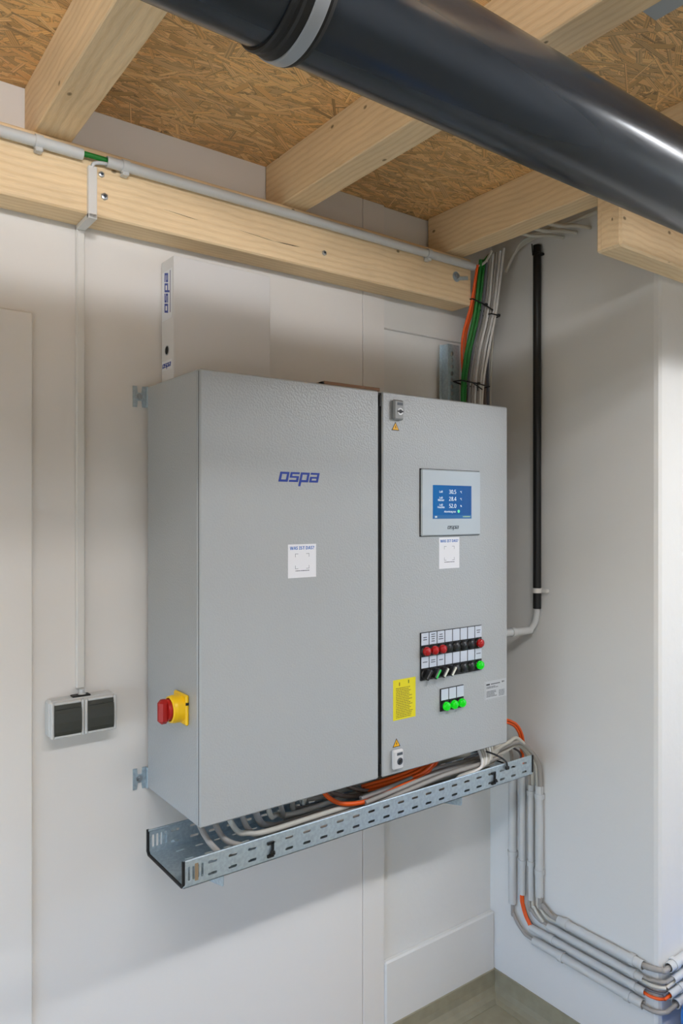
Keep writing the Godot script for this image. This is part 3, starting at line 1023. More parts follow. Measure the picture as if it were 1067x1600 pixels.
func cable_tray() -> void:
	var x0 := -0.034
	var x1 := 1.123
	var yb := 0.828
	var yt := 0.884
	var L := x1 - x0
	var o := thing("cable_tray", Vector3(0.55, yb, 0.2), "perforated galvanised cable tray full of cables below the two cabinets", "cable tray")
	var st := mb()
	perforated(st, Vector3(x0 + 0.056, yb, 0.2985), Vector3.RIGHT, Vector3.UP, L - 0.056, yt - yb, [0.0145, 0.0405], 0.013, 0.05, 0.022, 0.0062, 0.0015)
	tube(st, [Vector3(x0, yt, 0.2970), Vector3(x1, yt, 0.2970)], 0.0026, 10)
	part("tray_side", st, M.galvanised, o)
	st = mb()
	perforated(st, Vector3(x0 + 0.056, yb, 0.1), Vector3.RIGHT, Vector3.UP, L - 0.056, yt - yb, [0.0145, 0.0405], 0.013, 0.05, 0.022, 0.0062, 0.0015)
	tube(st, [Vector3(x0, yt, 0.1030), Vector3(x1, yt, 0.1030)], 0.0026, 10)
	part("tray_side", st, M.galvanised, o)
	st = mb()
	perforated(st, Vector3(x0, yb, 0.3), Vector3.RIGHT, Vector3.FORWARD, L, 0.2, [0.03, 0.08, 0.12, 0.17], 0.069, 0.05, 0.022, 0.0062, 0.0015)
	part("tray_bottom", st, M.galvanised, o)
	# splice plates riveted to both sides at the left end, with slots standing upright
	for z in [0.2985, 0.1]:
		st = mb()
		perforated(st, Vector3(x0, yb, z), Vector3.RIGHT, Vector3.UP, 0.0562, yt - yb, [0.029], 0.013, 0.0105, 0.0055, 0.030, 0.0015)
		part("splice_plate", st, M.galvanised, o)
	st = mb()
	bx(st, Vector3(x0 + 0.0265, yb + 0.010, 0.2999), Vector3(x0 + 0.0345, yb + 0.047, 0.3008))
	part("paint_mark", st, mat("tan_mark", Color(0.55, 0.47, 0.36), 0.7), o, "tan mark on the splice plate")
	# rubber edging at both open ends
	for x in [x0, x1]:
		st = mb()
		tube(st, [Vector3(x, yt + 0.002, 0.1008), Vector3(x, yb + 0.008, 0.1008), Vector3(x, yb + 0.001, 0.108), Vector3(x, yb + 0.001, 0.292), Vector3(x, yb + 0.008, 0.2993), Vector3(x, yt + 0.002, 0.2993)], 0.0036, 10)
		part("edge_guard", st, M.black_rubber, o, "black rubber edging")
	# black clamps that join the lengths of tray
	for x in [0.187, 0.949]:
		st = mb()
		bx(st, Vector3(x - 0.003, 0.838, 0.3), Vector3(x + 0.004, 0.872, 0.3045), 0.001)
		bx(st, Vector3(x - 0.014, 0.866, 0.3), Vector3(x + 0.004, 0.873, 0.3045), 0.001)
		bx(st, Vector3(x - 0.014, 0.836, 0.3), Vector3(x + 0.004, 0.843, 0.3045), 0.001)
		lathe(st, Vector3(x - 0.002, 0.848, 0.304), Vector3.BACK, [[0.006, 0.0], [0.006, 0.005], [0.003, 0.006], [0.003, 0.010], [0.0, 0.010]], 8)
		part("tray_clamp", st, M.black_plastic, o)
	# arms from the wall
	for k in 2:
		var x: float = [0.062, 0.815][k]
		st = begin(Vector3(x, 0.79, 0.01))
		var X := Transform3D(Basis(Vector3.BACK, Vector3.UP, Vector3.LEFT), Vector3(x + 0.001, 0, 0))
		prism(st, X, PackedVector2Array([Vector2(0.001, 0.828), Vector2(0.001, 0.740), Vector2(0.008, 0.740), Vector2(0.296, 0.803), Vector2(0.299, 0.808), Vector2(0.299, 0.828)]), 0.002)
		bx(st, Vector3(x - 0.016, 0.8262, 0.001), Vector3(x + 0.001, 0.8278, 0.297), 0.0004)
		bx(st, Vector3(x - 0.02, 0.74, 0.0005), Vector3(x + 0.02, 0.828, 0.003), 0.0005)
		one("support_arm", st, M.galvanised, ["galvanised support arm under the tray's left end, below the left cabinet", "galvanised support arm under the tray's right half, below the right cabinet"][k], "bracket", "tray support arms")

func cable(m: Material, pts: Array, r: float, label: String, group := "", steps := 8) -> void:
	var st := begin(pts[0])
	tube(st, curve(pts, steps), r, 12)
	one("cable", st, m, label, "cable", group)

func tray_cables() -> void:
	rng.seed = 77
	# cables that drop out of the left cabinet and turn into the tray
	for i in 9:
		var x := 0.045 + 0.037 * i
		var lane := 0.262 - 0.0165 * i
		var h := 0.839 + 0.0115 * (i % 3)
		var m: Material = [M.grey_cable, M.grey_cable, M.pale_cable][i % 3]
		var j := rng.randf_range(-0.004, 0.004)
		cable(m, [Vector3(x, 0.942, 0.20), Vector3(x + 0.003, 0.918, 0.202), Vector3(x + 0.014 + j, 0.882, 0.5 * (0.2 + lane) + 0.012), Vector3(x + 0.045, h + 0.010, lane), Vector3(x + 0.1, h, lane), Vector3(x + 0.3, h + 0.002, lane - 0.004 + j), Vector3(0.66 + 0.02 * i, h + 0.004, lane + j), Vector3(1.02, h + 0.004, lane + 0.004)], 0.0068 if i != 4 else 0.0085,
			"%s grey cable curving into the tray under the left cabinet, %s" % ["pale" if i % 3 == 2 else "mid", ["nearest its left front corner", "second from the corner", "third from the corner", "fourth from the corner", "fifth and thickest", "sixth from the corner", "seventh from the corner", "eighth from the corner", "last before the orange one"][i]], "cables dropping from the left cabinet")
	# orange ones
	cable(M.orange_cable, [Vector3(0.385, 0.945, 0.20), Vector3(0.40, 0.905, 0.215), Vector3(0.44, 0.878, 0.235), Vector3(0.52, 0.872, 0.25), Vector3(0.62, 0.884, 0.25), Vector3(0.72, 0.892, 0.24), Vector3(0.80, 0.905, 0.21), Vector3(0.83, 0.945, 0.2)], 0.006, "orange cable looping low in the tray between the two cabinets")
	for k in 3:
		cable(M.orange_cable, [Vector3(0.55, 0.872 + 0.004 * k, 0.20 - 0.012 * k), Vector3(0.64, 0.884 + 0.004 * k, 0.225 - 0.012 * k), Vector3(0.72, 0.898 + 0.003 * k, 0.235 - 0.012 * k), Vector3(0.775 + 0.008 * k, 0.918, 0.225 - 0.012 * k), Vector3(0.79 + 0.01 * k, 0.946, 0.21 - 0.012 * k)], 0.0058, "orange cable rising from the tray into the right cabinet, %s of three" % ["nearest", "middle", "farthest"][k], "orange cables under the right cabinet")
	for k in 2:
		cable(M.brown_cable, [Vector3(0.41 + 0.06 * k, 0.945, 0.17), Vector3(0.43 + 0.06 * k, 0.90, 0.18), Vector3(0.50 + 0.06 * k, 0.872, 0.20), Vector3(0.62, 0.872, 0.215 - 0.02 * k), Vector3(0.80, 0.878, 0.20), Vector3(1.0, 0.874, 0.19)], 0.006, "brown cable sagging into the tray below the cabinet joint, %s one" % ["left", "right"][k], "brown cables at the cabinet joint")
	for k in 3:
		cable(M.grey_cable, [Vector3(0.50, 0.866 + 0.006 * k, 0.275 - 0.02 * k), Vector3(0.62, 0.878 + 0.004 * k, 0.272 - 0.018 * k), Vector3(0.78, 0.888 + 0.003 * k, 0.265 - 0.02 * k), Vector3(0.92, 0.884, 0.255 - 0.02 * k), Vector3(1.05, 0.880, 0.24 - 0.02 * k)], 0.0065, "grey cable lying on top of the tray below the right cabinet, %s lane" % ["front", "middle", "rear"][k], "grey cables over the tray")
	# pale cables that come down behind the right cabinet's edge and bend into the tray
	for k in 6:
		var x := 0.945 + 0.0115 * k
		cable([M.white_cable, M.pale_cable][k % 2], [Vector3(x + 0.012, 1.02, 0.170), Vector3(x + 0.010, 0.965, 0.195), Vector3(x + 0.007, 0.925, 0.232), Vector3(x - 0.006, 0.893, 0.262 - 0.003 * k), Vector3(x - 0.035, 0.878 - 0.001 * k, 0.272 - 0.005 * k), Vector3(x - 0.12, 0.866, 0.265 - 0.006 * k)], 0.0046, "pale cable bending into the tray near its right end, %s of the bunch" % ["leftmost", "second", "third", "fourth", "fifth", "rightmost"][k], "pale cables at the tray's right end")
	for k in 2:
		cable([M.brown_cable, M.pale_cable][k], [Vector3(1.035 + 0.014 * k, 1.02, 0.16), Vector3(1.040 + 0.014 * k, 0.95, 0.18), Vector3(1.035 + 0.014 * k, 0.905, 0.20), Vector3(1.01, 0.878, 0.21), Vector3(0.93, 0.862, 0.20)], 0.0062, ["brown cable behind the pale bunch at the tray's right end", "beige cable right of the pale bunch near the tray clamp"][k])
	# cable tie over the bundle
	var st := begin(Vector3(0.99, 0.9, 0.25))
	tube(st, curve([Vector3(0.945, 0.905, 0.20), Vector3(0.975, 0.912, 0.25), Vector3(0.998, 0.895, 0.298), Vector3(1.000, 0.872, 0.306)], 6), 0.0028, 8)
	hull(st, Transform3D(Basis(), Vector3(1.000, 0.874, 0.306)), Vector3(0.014, 0.010, 0.008), 0.002)
	one("cable_tie", st, M.black_plastic, "black cable tie lashed over the front edge of the tray, right end", "cable tie")
	# orange pair arching from behind the right cabinet down to the conduits
	for k in 2:
		cable(M.orange_cable, [Vector3(1.04, 0.975, 0.195 - 0.004 * k), Vector3(1.114, 0.973 - 0.007 * k, 0.19 - 0.004 * k), Vector3(1.167 - 0.004 * k, 0.955 - 0.007 * k, 0.185 - 0.004 * k), Vector3(1.199 - 0.006 * k, 0.935 - 0.005 * k, 0.18 - 0.004 * k), Vector3(1.225 - 0.008 * k, 0.903, 0.175 - 0.004 * k), Vector3(1.241 - 0.008 * k, 0.872, 0.168 - 0.004 * k), Vector3(1.256 - 0.004 * k, 0.840, 0.156 - 0.006 * k), Vector3(1.265, 0.80, 0.1455 - 0.007 * k), Vector3(1.265, 0.60, 0.1455 - 0.007 * k), Vector3(1.265, 0.36, 0.1455 - 0.007 * k), Vector3(1.2645, 0.310, 0.151 - 0.007 * k), Vector3(1.2655, 0.270 - 0.004 * k, 0.170 - 0.004 * k), Vector3(1.268, 0.253 - 0.006 * k, 0.205), Vector3(1.268, 0.253 - 0.006 * k, 0.40), Vector3(1.2675, 0.247 + 0.005 * k, 0.575)] + ([Vector3(1.2685, 0.245, 0.598), Vector3(1.277, 0.244, 0.621), Vector3(1.293, 0.244, 0.633), Vector3(1.314, 0.247, 0.637), Vector3(1.55, 0.250, 0.636)] if k == 0 else []), 0.0044,
			["orange cable arching to the corner conduits, the one showing at the pier's corner too", "orange cable arching to the conduits beside its twin, ending inside the low conduit"][k], "orange cables to the conduits")
	cable(M.pale_cable, [Vector3(0.93, 0.868, 0.22), Vector3(1.03, 0.885, 0.22), Vector3(1.10, 0.935, 0.19), Vector3(1.155, 0.975, 0.15), Vector3(1.19, 0.99, 0.10)], 0.0125, "thick beige cable slanting up out of the tray's right end")
	# greys out of the tray's end into the conduits
	var runs := [
		[M.grey_cable, 0.0062, [Vector3(0.90, 0.850, 0.15), Vector3(1.08, 0.852, 0.14), Vector3(1.20, 0.86, 0.11), Vector3(1.255, 0.83, 0.099), Vector3(1.268, 0.72, 0.098), Vector3(1.268, 0.30, 0.099), Vector3(1.267, 0.262, 0.106), Vector3(1.267, 0.226, 0.140), Vector3(1.268, 0.212, 0.19), Vector3(1.268, 0.210, 0.40), Vector3(1.268, 0.206, 0.578), Vector3(1.270, 0.205, 0.602), Vector3(1.279, 0.205, 0.624), Vector3(1.297, 0.205, 0.636), Vector3(1.322, 0.207, 0.638), Vector3(1.55, 0.213, 0.637)], "grey cable in the lowest conduit, sweeping round below the orange pair"],
		[M.grey_cable, 0.0056, [Vector3(0.95, 0.862, 0.18), Vector3(1.10, 0.880, 0.18), Vector3(1.19, 0.882, 0.16), Vector3(1.25, 0.83, 0.172), Vector3(1.263, 0.74, 0.174), Vector3(1.263, 0.35, 0.174), Vector3(1.263, 0.314, 0.184), Vector3(1.264, 0.293, 0.212), Vector3(1.268, 0.288, 0.25), Vector3(1.268, 0.287, 0.40), Vector3(1.268, 0.291, 0.58), Vector3(1.273, 0.293, 0.610), Vector3(1.290, 0.293, 0.634), Vector3(1.320, 0.291, 0.636), Vector3(1.55, 0.290, 0.636)], "grey cable in the third conduit, upper one of the pair at the pier's corner"],
		[M.pale_cable, 0.0056, [Vector3(0.95, 0.850, 0.20), Vector3(1.10, 0.872, 0.20), Vector3(1.20, 0.872, 0.18), Vector3(1.258, 0.82, 0.180), Vector3(1.270, 0.74, 0.182), Vector3(1.270, 0.36, 0.182), Vector3(1.268, 0.320, 0.194), Vector3(1.267, 0.296, 0.222), Vector3(1.268, 0.281, 0.255), Vector3(1.268, 0.281, 0.40), Vector3(1.268, 0.279, 0.58), Vector3(1.273, 0.278, 0.612), Vector3(1.292, 0.277, 0.636), Vector3(1.320, 0.279, 0.638), Vector3(1.55, 0.281, 0.638)], "pale cable in the third conduit, lower one of the pair at the pier's corner"],
		[M.grey_cable, 0.0078, [Vector3(0.95, 0.872, 0.21), Vector3(1.10, 0.895, 0.21), Vector3(1.19, 0.888, 0.20), Vector3(1.255, 0.82, 0.212), Vector3(1.266, 0.74, 0.2175), Vector3(1.266, 0.37, 0.2175), Vector3(1.266, 0.345, 0.228), Vector3(1.267, 0.327, 0.260), Vector3(1.268, 0.324, 0.30), Vector3(1.268, 0.324, 0.56), Vector3(1.271, 0.325, 0.600), Vector3(1.286, 0.326, 0.630), Vector3(1.312, 0.328, 0.637), Vector3(1.55, 0.330, 0.637)], "brownish grey thick cable in the topmost low conduit"],
		[M.pale_cable, 0.0056, [Vector3(0.97, 0.885, 0.23), Vector3(1.10, 0.908, 0.22), Vector3(1.17, 0.905, 0.205), Vector3(1.245, 0.83, 0.202), Vector3(1.268, 0.74, 0.2045), Vector3(1.268, 0.37, 0.2045), Vector3(1.267, 0.335, 0.217), Vector3(1.266, 0.314, 0.245), Vector3(1.268, 0.317, 0.30), Vector3(1.268, 0.318, 0.50)], "pale cable beside the thick one in the rightmost upright conduit"],
		[M.dark_cable, 0.0036, [Vector3(0.97, 0.866, 0.16), Vector3(1.12, 0.872, 0.15), Vector3(1.22, 0.85, 0.142), Vector3(1.2715, 0.76, 0.142), Vector3(1.2715, 0.36, 0.142), Vector3(1.2700, 0.30, 0.151), Vector3(1.272, 0.264, 0.174), Vector3(1.272, 0.256, 0.21), Vector3(1.272, 0.254, 0.40), Vector3(1.272, 0.258, 0.575), Vector3(1.275, 0.259, 0.608), Vector3(1.290, 0.259, 0.632), Vector3(1.310, 0.256, 0.633), Vector3(1.55, 0.254, 0.633)], "thin grey cable between the orange ones in the second conduit"],
	]
	for q in runs:
		cable(q[0], q[2], q[1], q[3], "cables in the corner conduits")

func cable_bundle() -> void:
	# uprights from the ceiling corner down past the right cabinet: [top point, middle, low point, radius, material, label]
	var rows := [
		[M.orange_cable, 0.0045, [1.083, 2.444, 0.11], [1.076, 2.318, 0.088], [1.079, 2.203, 0.045], [1.101, 2.025, 0.03], "orange cable in the ceiling bundle, left one"],
		[M.orange_cable, 0.0045, [1.103, 2.455, 0.1], [1.096, 2.316, 0.078], [1.105, 2.219, 0.035], [1.12, 2.029, 0.02], "orange cable in the ceiling bundle, right one beside the green"],
		[M.green_cable, 0.0058, [1.098, 2.464, 0.11], [1.092, 2.295, 0.09], [1.072, 2.145, 0.066], [1.068, 2.011, 0.056], "bright green cable in the ceiling bundle, left one"],
		[M.green_cable, 0.0055, [1.118, 2.469, 0.106], [1.113, 2.3, 0.086], [1.092, 2.148, 0.062], [1.084, 2.013, 0.052], "bright green cable in the ceiling bundle, right one"],
		[M.dark_cable, 0.005, [1.127, 2.461, 0.11], [1.126, 2.301, 0.09], [1.106, 2.166, 0.066], [1.095, 2.009, 0.056], "dark grey cable in the ceiling bundle beside the green ones"],
		[M.grey_cable, 0.0044, [1.141, 2.485, 0.11], [1.141, 2.303, 0.09], [1.123, 2.16, 0.066], [1.112, 2.01, 0.056], "mid grey cable in the ceiling bundle, left of the pale ones"],
		[M.white_cable, 0.0044, [1.161, 2.497, 0.106], [1.158, 2.307, 0.086], [1.141, 2.163, 0.062], [1.131, 2.008, 0.052], "pale cable in the ceiling bundle, leftmost of the pale ones"],
		[M.grey_cable, 0.004, [1.174, 2.503, 0.11], [1.167, 2.307, 0.09], [1.151, 2.164, 0.066], [1.14, 2.009, 0.056], "pale cable in the ceiling bundle, second of the pale ones"],
		[M.white_cable, 0.0044, [1.196, 2.515, 0.106], [1.184, 2.311, 0.086], [1.169, 2.175, 0.062], [1.156, 2.011, 0.052], "pale cable in the ceiling bundle, third of the pale ones"],
		[M.white_cable, 0.0042, [1.211, 2.526, 0.11], [1.193, 2.308, 0.09], [1.184, 2.185, 0.066], [1.163, 2.011, 0.056], "pale cable in the ceiling bundle, rightmost and farthest bowed"],
		[M.brown_cable, 0.0058, [1.225, 2.35, 0.02], [1.224, 2.217, 0.015], [1.224, 2.129, 0.012], [1.226, 2.022, 0.01], "brown cable close to the wall behind the ceiling bundle"],
		[M.dark_cable, 0.005, [1.245, 2.353, 0.02], [1.24, 2.219, 0.015], [1.24, 2.13, 0.012], [1.243, 2.023, 0.01], "dark cable close to the corner behind the ceiling bundle"],
		[M.pale_cable, 0.0042, [1.261, 2.356, 0.02], [1.26, 2.222, 0.015], [1.257, 2.132, 0.012], [1.256, 2.024, 0.01], "thin pale cable hanging nearest the corner of the walls"],
	]
	for q in rows:
		var p := []
		for k in 4:
			p.append(Vector3(q[2 + k][0], q[2 + k][1], q[2 + k][2]))
		var low: Vector3 = p[3]
		cable(q[0], [p[0], p[1], p[2], low, Vector3(low.x, 1.6, low.z), Vector3(low.x, 1.14, low.z)], q[1], q[6], "cables in the ceiling bundle")
	# black ties round the bundle
	for k in 3:
		var y: float = [2.325, 2.070, 2.300][k]
		var a: Vector3 = [Vector3(1.072, 2.335, 0.098), Vector3(1.050, 2.070, 0.068), Vector3(1.160, 2.300, 0.099)][k]
		var b: Vector3 = [Vector3(1.168, 2.314, 0.099), Vector3(1.180, 2.062, 0.074), Vector3(1.200, 2.297, 0.100)][k]
		var st := begin((a + b) / 2)
		tube(st, [a, (a + b) / 2 + Vector3(0, 0, 0.004), b, b + Vector3(0.004, 0, -0.03), (a + b) / 2 + Vector3(0, 0, -0.05), a + Vector3(-0.004, 0, -0.03), a], 0.0024, 8)
		hull(st, Transform3D(Basis(), (a + b) / 2 + Vector3(0.01, 0, 0.006)), Vector3(0.012, 0.008, 0.008), 0.002)
		if k == 1:
			tube(st, [(a + b) / 2 + Vector3(0, 0, 0.008), (a + b) / 2 + Vector3(-0.012, -0.028, 0.022)], 0.0018, 6)
			tube(st, [(a + b) / 2 + Vector3(-0.02, 0, 0.006), (a + b) / 2 + Vector3(0.02, -0.02, 0.012)], 0.0022, 6)
		one("cable_tie", st, M.black_plastic, ["black cable tie across the upper part of the ceiling cable bundle", "black cable tie round the cable bundle just above the right cabinet", "short black cable tie round the pale cables of the bundle"][k], "cable tie", "ties round the ceiling bundle")
	# perforated strut that the bundle is tied to
	var o := thing("mounting_strut", Vector3(1.052, 1.0, 0.015), "upright galvanised slotted strut on the wall behind the right cabinet", "strut")
	var st := mb()
	perforated(st, Vector3(1.030, 1.0, 0.026), Vector3.UP, Vector3.RIGHT, 1.195, 0.052, [0.019], 0.02, 0.022, 0.015, 0.012, -0.002)
	for x in [1.030, 1.080]:
		bx(st, Vector3(x, 1.0, 0.0), Vector3(x + 0.002, 2.195, 0.027), 0.0005)
	part("channel", st, M.galvanised, o)
	st = mb()
	bx(st, Vector3(1.018, 1.0, -0.001), Vector3(1.030, 2.195, 0.0015), 0.0004)
	bx(st, Vector3(1.082, 1.0, -0.001), Vector3(1.094, 2.195, 0.0015), 0.0004)
	part("flange", st, M.galvanised, o)
	# a few loose cables along the top of the pier, crossing from the bundle to the front
	for k in 3:
		cable(M.pale_cable, [Vector3(1.232, 2.45, 0.10), Vector3(1.250, 2.515, 0.125), Vector3(1.262 - 0.012 * k, 2.545, 0.19), Vector3(1.262 - 0.010 * k, 2.552 - 0.004 * k, 0.35), Vector3(1.262 - 0.010 * k, 2.556, 0.55)], 0.005, "pale cable laid along the top of the right pier, %s of three" % ["nearest the wall", "middle", "outer"][k], "cables along the pier top")
	for k in 3:
		cable(M.pale_cable, [Vector3(1.06, 2.50, 0.27 + 0.05 * k), Vector3(1.14, 2.50, 0.285 + 0.05 * k), Vector3(1.21, 2.515, 0.29 + 0.05 * k), Vector3(1.276, 2.52, 0.30 + 0.05 * k)], 0.0055, "pale cable crossing from the right joist to the pier top, %s of three" % ["rear", "middle", "front"][k], "cables crossing to the pier")

func pipe_clip(at: Vector3, along: Vector3, off: Vector3, r: float, label: String, m: Material, group: String) -> void:   # a snap clip round a tube, its foot on the wall at -off
	var o := thing("conduit_clip", at - off * r, label, "clip", group)
	var st := mb()
	var B := frame_of(along)
	var pts := []
	var side := along.cross(off).normalized()
	var n := 18
	for k in n + 1:
		var a := -0.72 * PI + 1.44 * PI * k / n
		pts.append(off * cos(a) + side * sin(a))
	var w := 0.008
	for k in n:
		var p: Vector3 = pts[k]
		var q: Vector3 = pts[k + 1]
		var r0 := r + 0.0004
		var r1 := r + 0.0028
		smooth(st, [at + p * r1 - along * w, at + q * r1 - along * w, at + q * r1 + along * w, at + p * r1 + along * w], [p, q, q, p])
		for s in [-1.0, 1.0]:
			quad(st, at + p * r0 + along * w * s, at + q * r0 + along * w * s, at + q * r1 + along * w * s, at + p * r1 + along * w * s, along * s)
	for k in [0, n]:                                                # the lips of the clip
		var p: Vector3 = pts[k]
		tube(st, [at + p * (r + 0.0022) - along * w, at + p * (r + 0.0022) + along * w], 0.0022, 8)
	part("clip_ring", st, m, o)
	st = mb()
	hull(st, Transform3D(Basis(side, off, along.normalized()), at - off * (r + 0.0005)), Vector3(r * 1.5, 0.004, w * 2.2), 0.001)
	part("clip_foot", st, m, o)

func pipe_tube(a: Vector3, b: Vector3, r: float, m: Material, label: String, group: String) -> void:
	var st := begin((a + b) / 2)
	tube(st, [a, b], r, 24, r * 0.86)
	one("conduit", st, m, label, "conduit", group)

func conduits() -> void:
	var x := 1.268
	var up := [[0.099, 0.298, 0.78, 0.0140, "leftmost, nearest the back wall"], [0.142, 0.346, 0.79, 0.0108, "second from the left, with orange cable below"], [0.177, 0.343, 0.727, 0.0105, "third from the left"], [0.212, 0.368, 0.734, 0.0135, "rightmost and thick"]]
	for q in up:
		pipe_tube(Vector3(x, q[1], q[0]), Vector3(x, q[2], q[0]), q[3], M.grey_tube, "upright grey conduit on the right pier, " + q[4], "upright conduits on the pier")
	var low := [[0.211, 0.190, 0.582, 0.0140, "lowest of the four"], [0.250, 0.176, 0.588, 0.0108, "second from the bottom, with orange cable"], [0.285, 0.248, 0.584, 0.0112, "third from the bottom"], [0.3235, 0.288, 0.582, 0.0135, "topmost of the four"]]
	for q in low:
		pipe_tube(Vector3(x, q[0], q[1]), Vector3(x, q[0], q[2]), q[3], M.grey_tube, "level grey conduit low on the right pier, " + q[4], "level conduits on the pier")
	var far := [[0.211, 1.345, 0.0140, "lowest of the four"], [0.250, 1.309, 0.0108, "second from the bottom"], [0.287, 1.328, 0.0112, "third from the bottom"], [0.330, 1.307, 0.0135, "topmost of the four"]]
	for q in far:
		pipe_tube(Vector3(q[1], q[0], 0.637), Vector3(2.2, q[0], 0.637), q[2], M.grey_tube, "short-seen grey conduit round the pier's outer corner, " + q[3], "conduits round the corner")
	for q in [[0.700, 3, "high on the rightmost upright conduit"], [0.450, 3, "halfway down the rightmost upright conduit"], [0.470, 0, "on the leftmost upright conduit"], [0.700, 2, "high on the third upright conduit"], [0.455, 1, "on the second upright conduit"], [0.465, 2, "halfway down the third upright conduit"]]:
		var c: Array = up[q[1]]
		pipe_clip(Vector3(x, q[0], c[0]), Vector3.UP, Vector3.LEFT, c[3], "grey clip " + q[2] + " on the pier", M.grey_tube, "clips on the pier conduits")
	for q in [[0.316, 3, "near the left end of the topmost level conduit"], [0.548, 3, "near the right end of the topmost level conduit"], [0.262, 1, "near the left end of the second level conduit"], [0.30, 0, "near the left end of the lowest level conduit"], [0.535, 0, "near the right end of the lowest level conduit"], [0.552, 1, "near the right end of the second level conduit"], [0.551, 2, "near the right end of the third level conduit"]]:
		var c: Array = low[q[1]]
		pipe_clip(Vector3(x, c[0], q[0]), Vector3.BACK, Vector3.LEFT, c[3], "grey clip " + q[2], M.grey_tube, "clips on the pier conduits")
	for q in [[1.338, 3, "topmost"], [1.368, 1, "second"], [1.390, 0, "lowest"]]:
		var c: Array = far[q[1]]
		pipe_clip(Vector3(q[0], c[0], 0.637), Vector3.RIGHT, Vector3.BACK, c[2], "grey clip on the %s conduit round the pier's outer corner" % q[2], M.grey_tube, "clips on the pier conduits")
	# black riser and its grey elbow
	var o := thing("riser_conduit", Vector3(1.2665, 1.318, 0.204), "long black upright conduit on the right pier beside the cabinet", "conduit")
	var st := mb()
	tube(st, [Vector3(1.2665, 1.318, 0.204), Vector3(1.2665, 2.52, 0.204)], 0.0132, 28, 0.0115)
	part("riser_tube", st, M.black_plastic, o)
	st = mb()
	bx(st, Vector3(1.252, 2.486, 0.198), Vector3(1.2825, 2.493, 0.223), 0.002)
	tube(st, [Vector3(1.254, 2.487, 0.196), Vector3(1.252, 2.525, 0.194)], 0.002, 6)
	part("tie", st, M.black_rubber, o)
	var e := thing("elbow_pipe", Vector3(1.2665, 1.318, 0.204), "grey flexible elbow from the black riser towards the cabinet's side", "pipe")
	st = mb()
	tube(st, curve([Vector3(1.2665, 1.330, 0.204), Vector3(1.2660, 1.300, 0.202), Vector3(1.262, 1.268, 0.196), Vector3(1.250, 1.246, 0.187)], 8), 0.0105, 20)
	part("bend", st, M.grey_tube, e)
	st = mb()
	tube(st, [Vector3(1.256, 1.247, 0.190), Vector3(1.235, 1.2435, 0.180), Vector3(1.0, 1.2435, 0.150)], 0.0125, 20)
	part("straight_run", st, M.grey_tube, e)
	st = mb()
	lathe(st, Vector3(1.19, 1.2435, 0.1743), Vector3(-1, 0, -0.128), [[0.012, 0.0], [0.0155, 0.001], [0.0155, 0.014], [0.012, 0.015]], 20)
	part("collar", st, M.grey_tube, e)
	pipe_clip(Vector3(1.2665, 1.378, 0.204), Vector3.UP, Vector3.LEFT, 0.0133, "white clip near the foot of the black riser conduit", M.white_plastic, "clips on the black riser")
	st = begin(Vector3(1.276, 1.378, 0.232))
	hull(st, Transform3D(Basis(), Vector3(1.2745, 1.378, 0.2295)), Vector3(0.015, 0.013, 0.026), 0.003)
	one("clip_block", st, M.white_plastic, "white plastic clip block on the wall right of the black riser's foot", "clip")

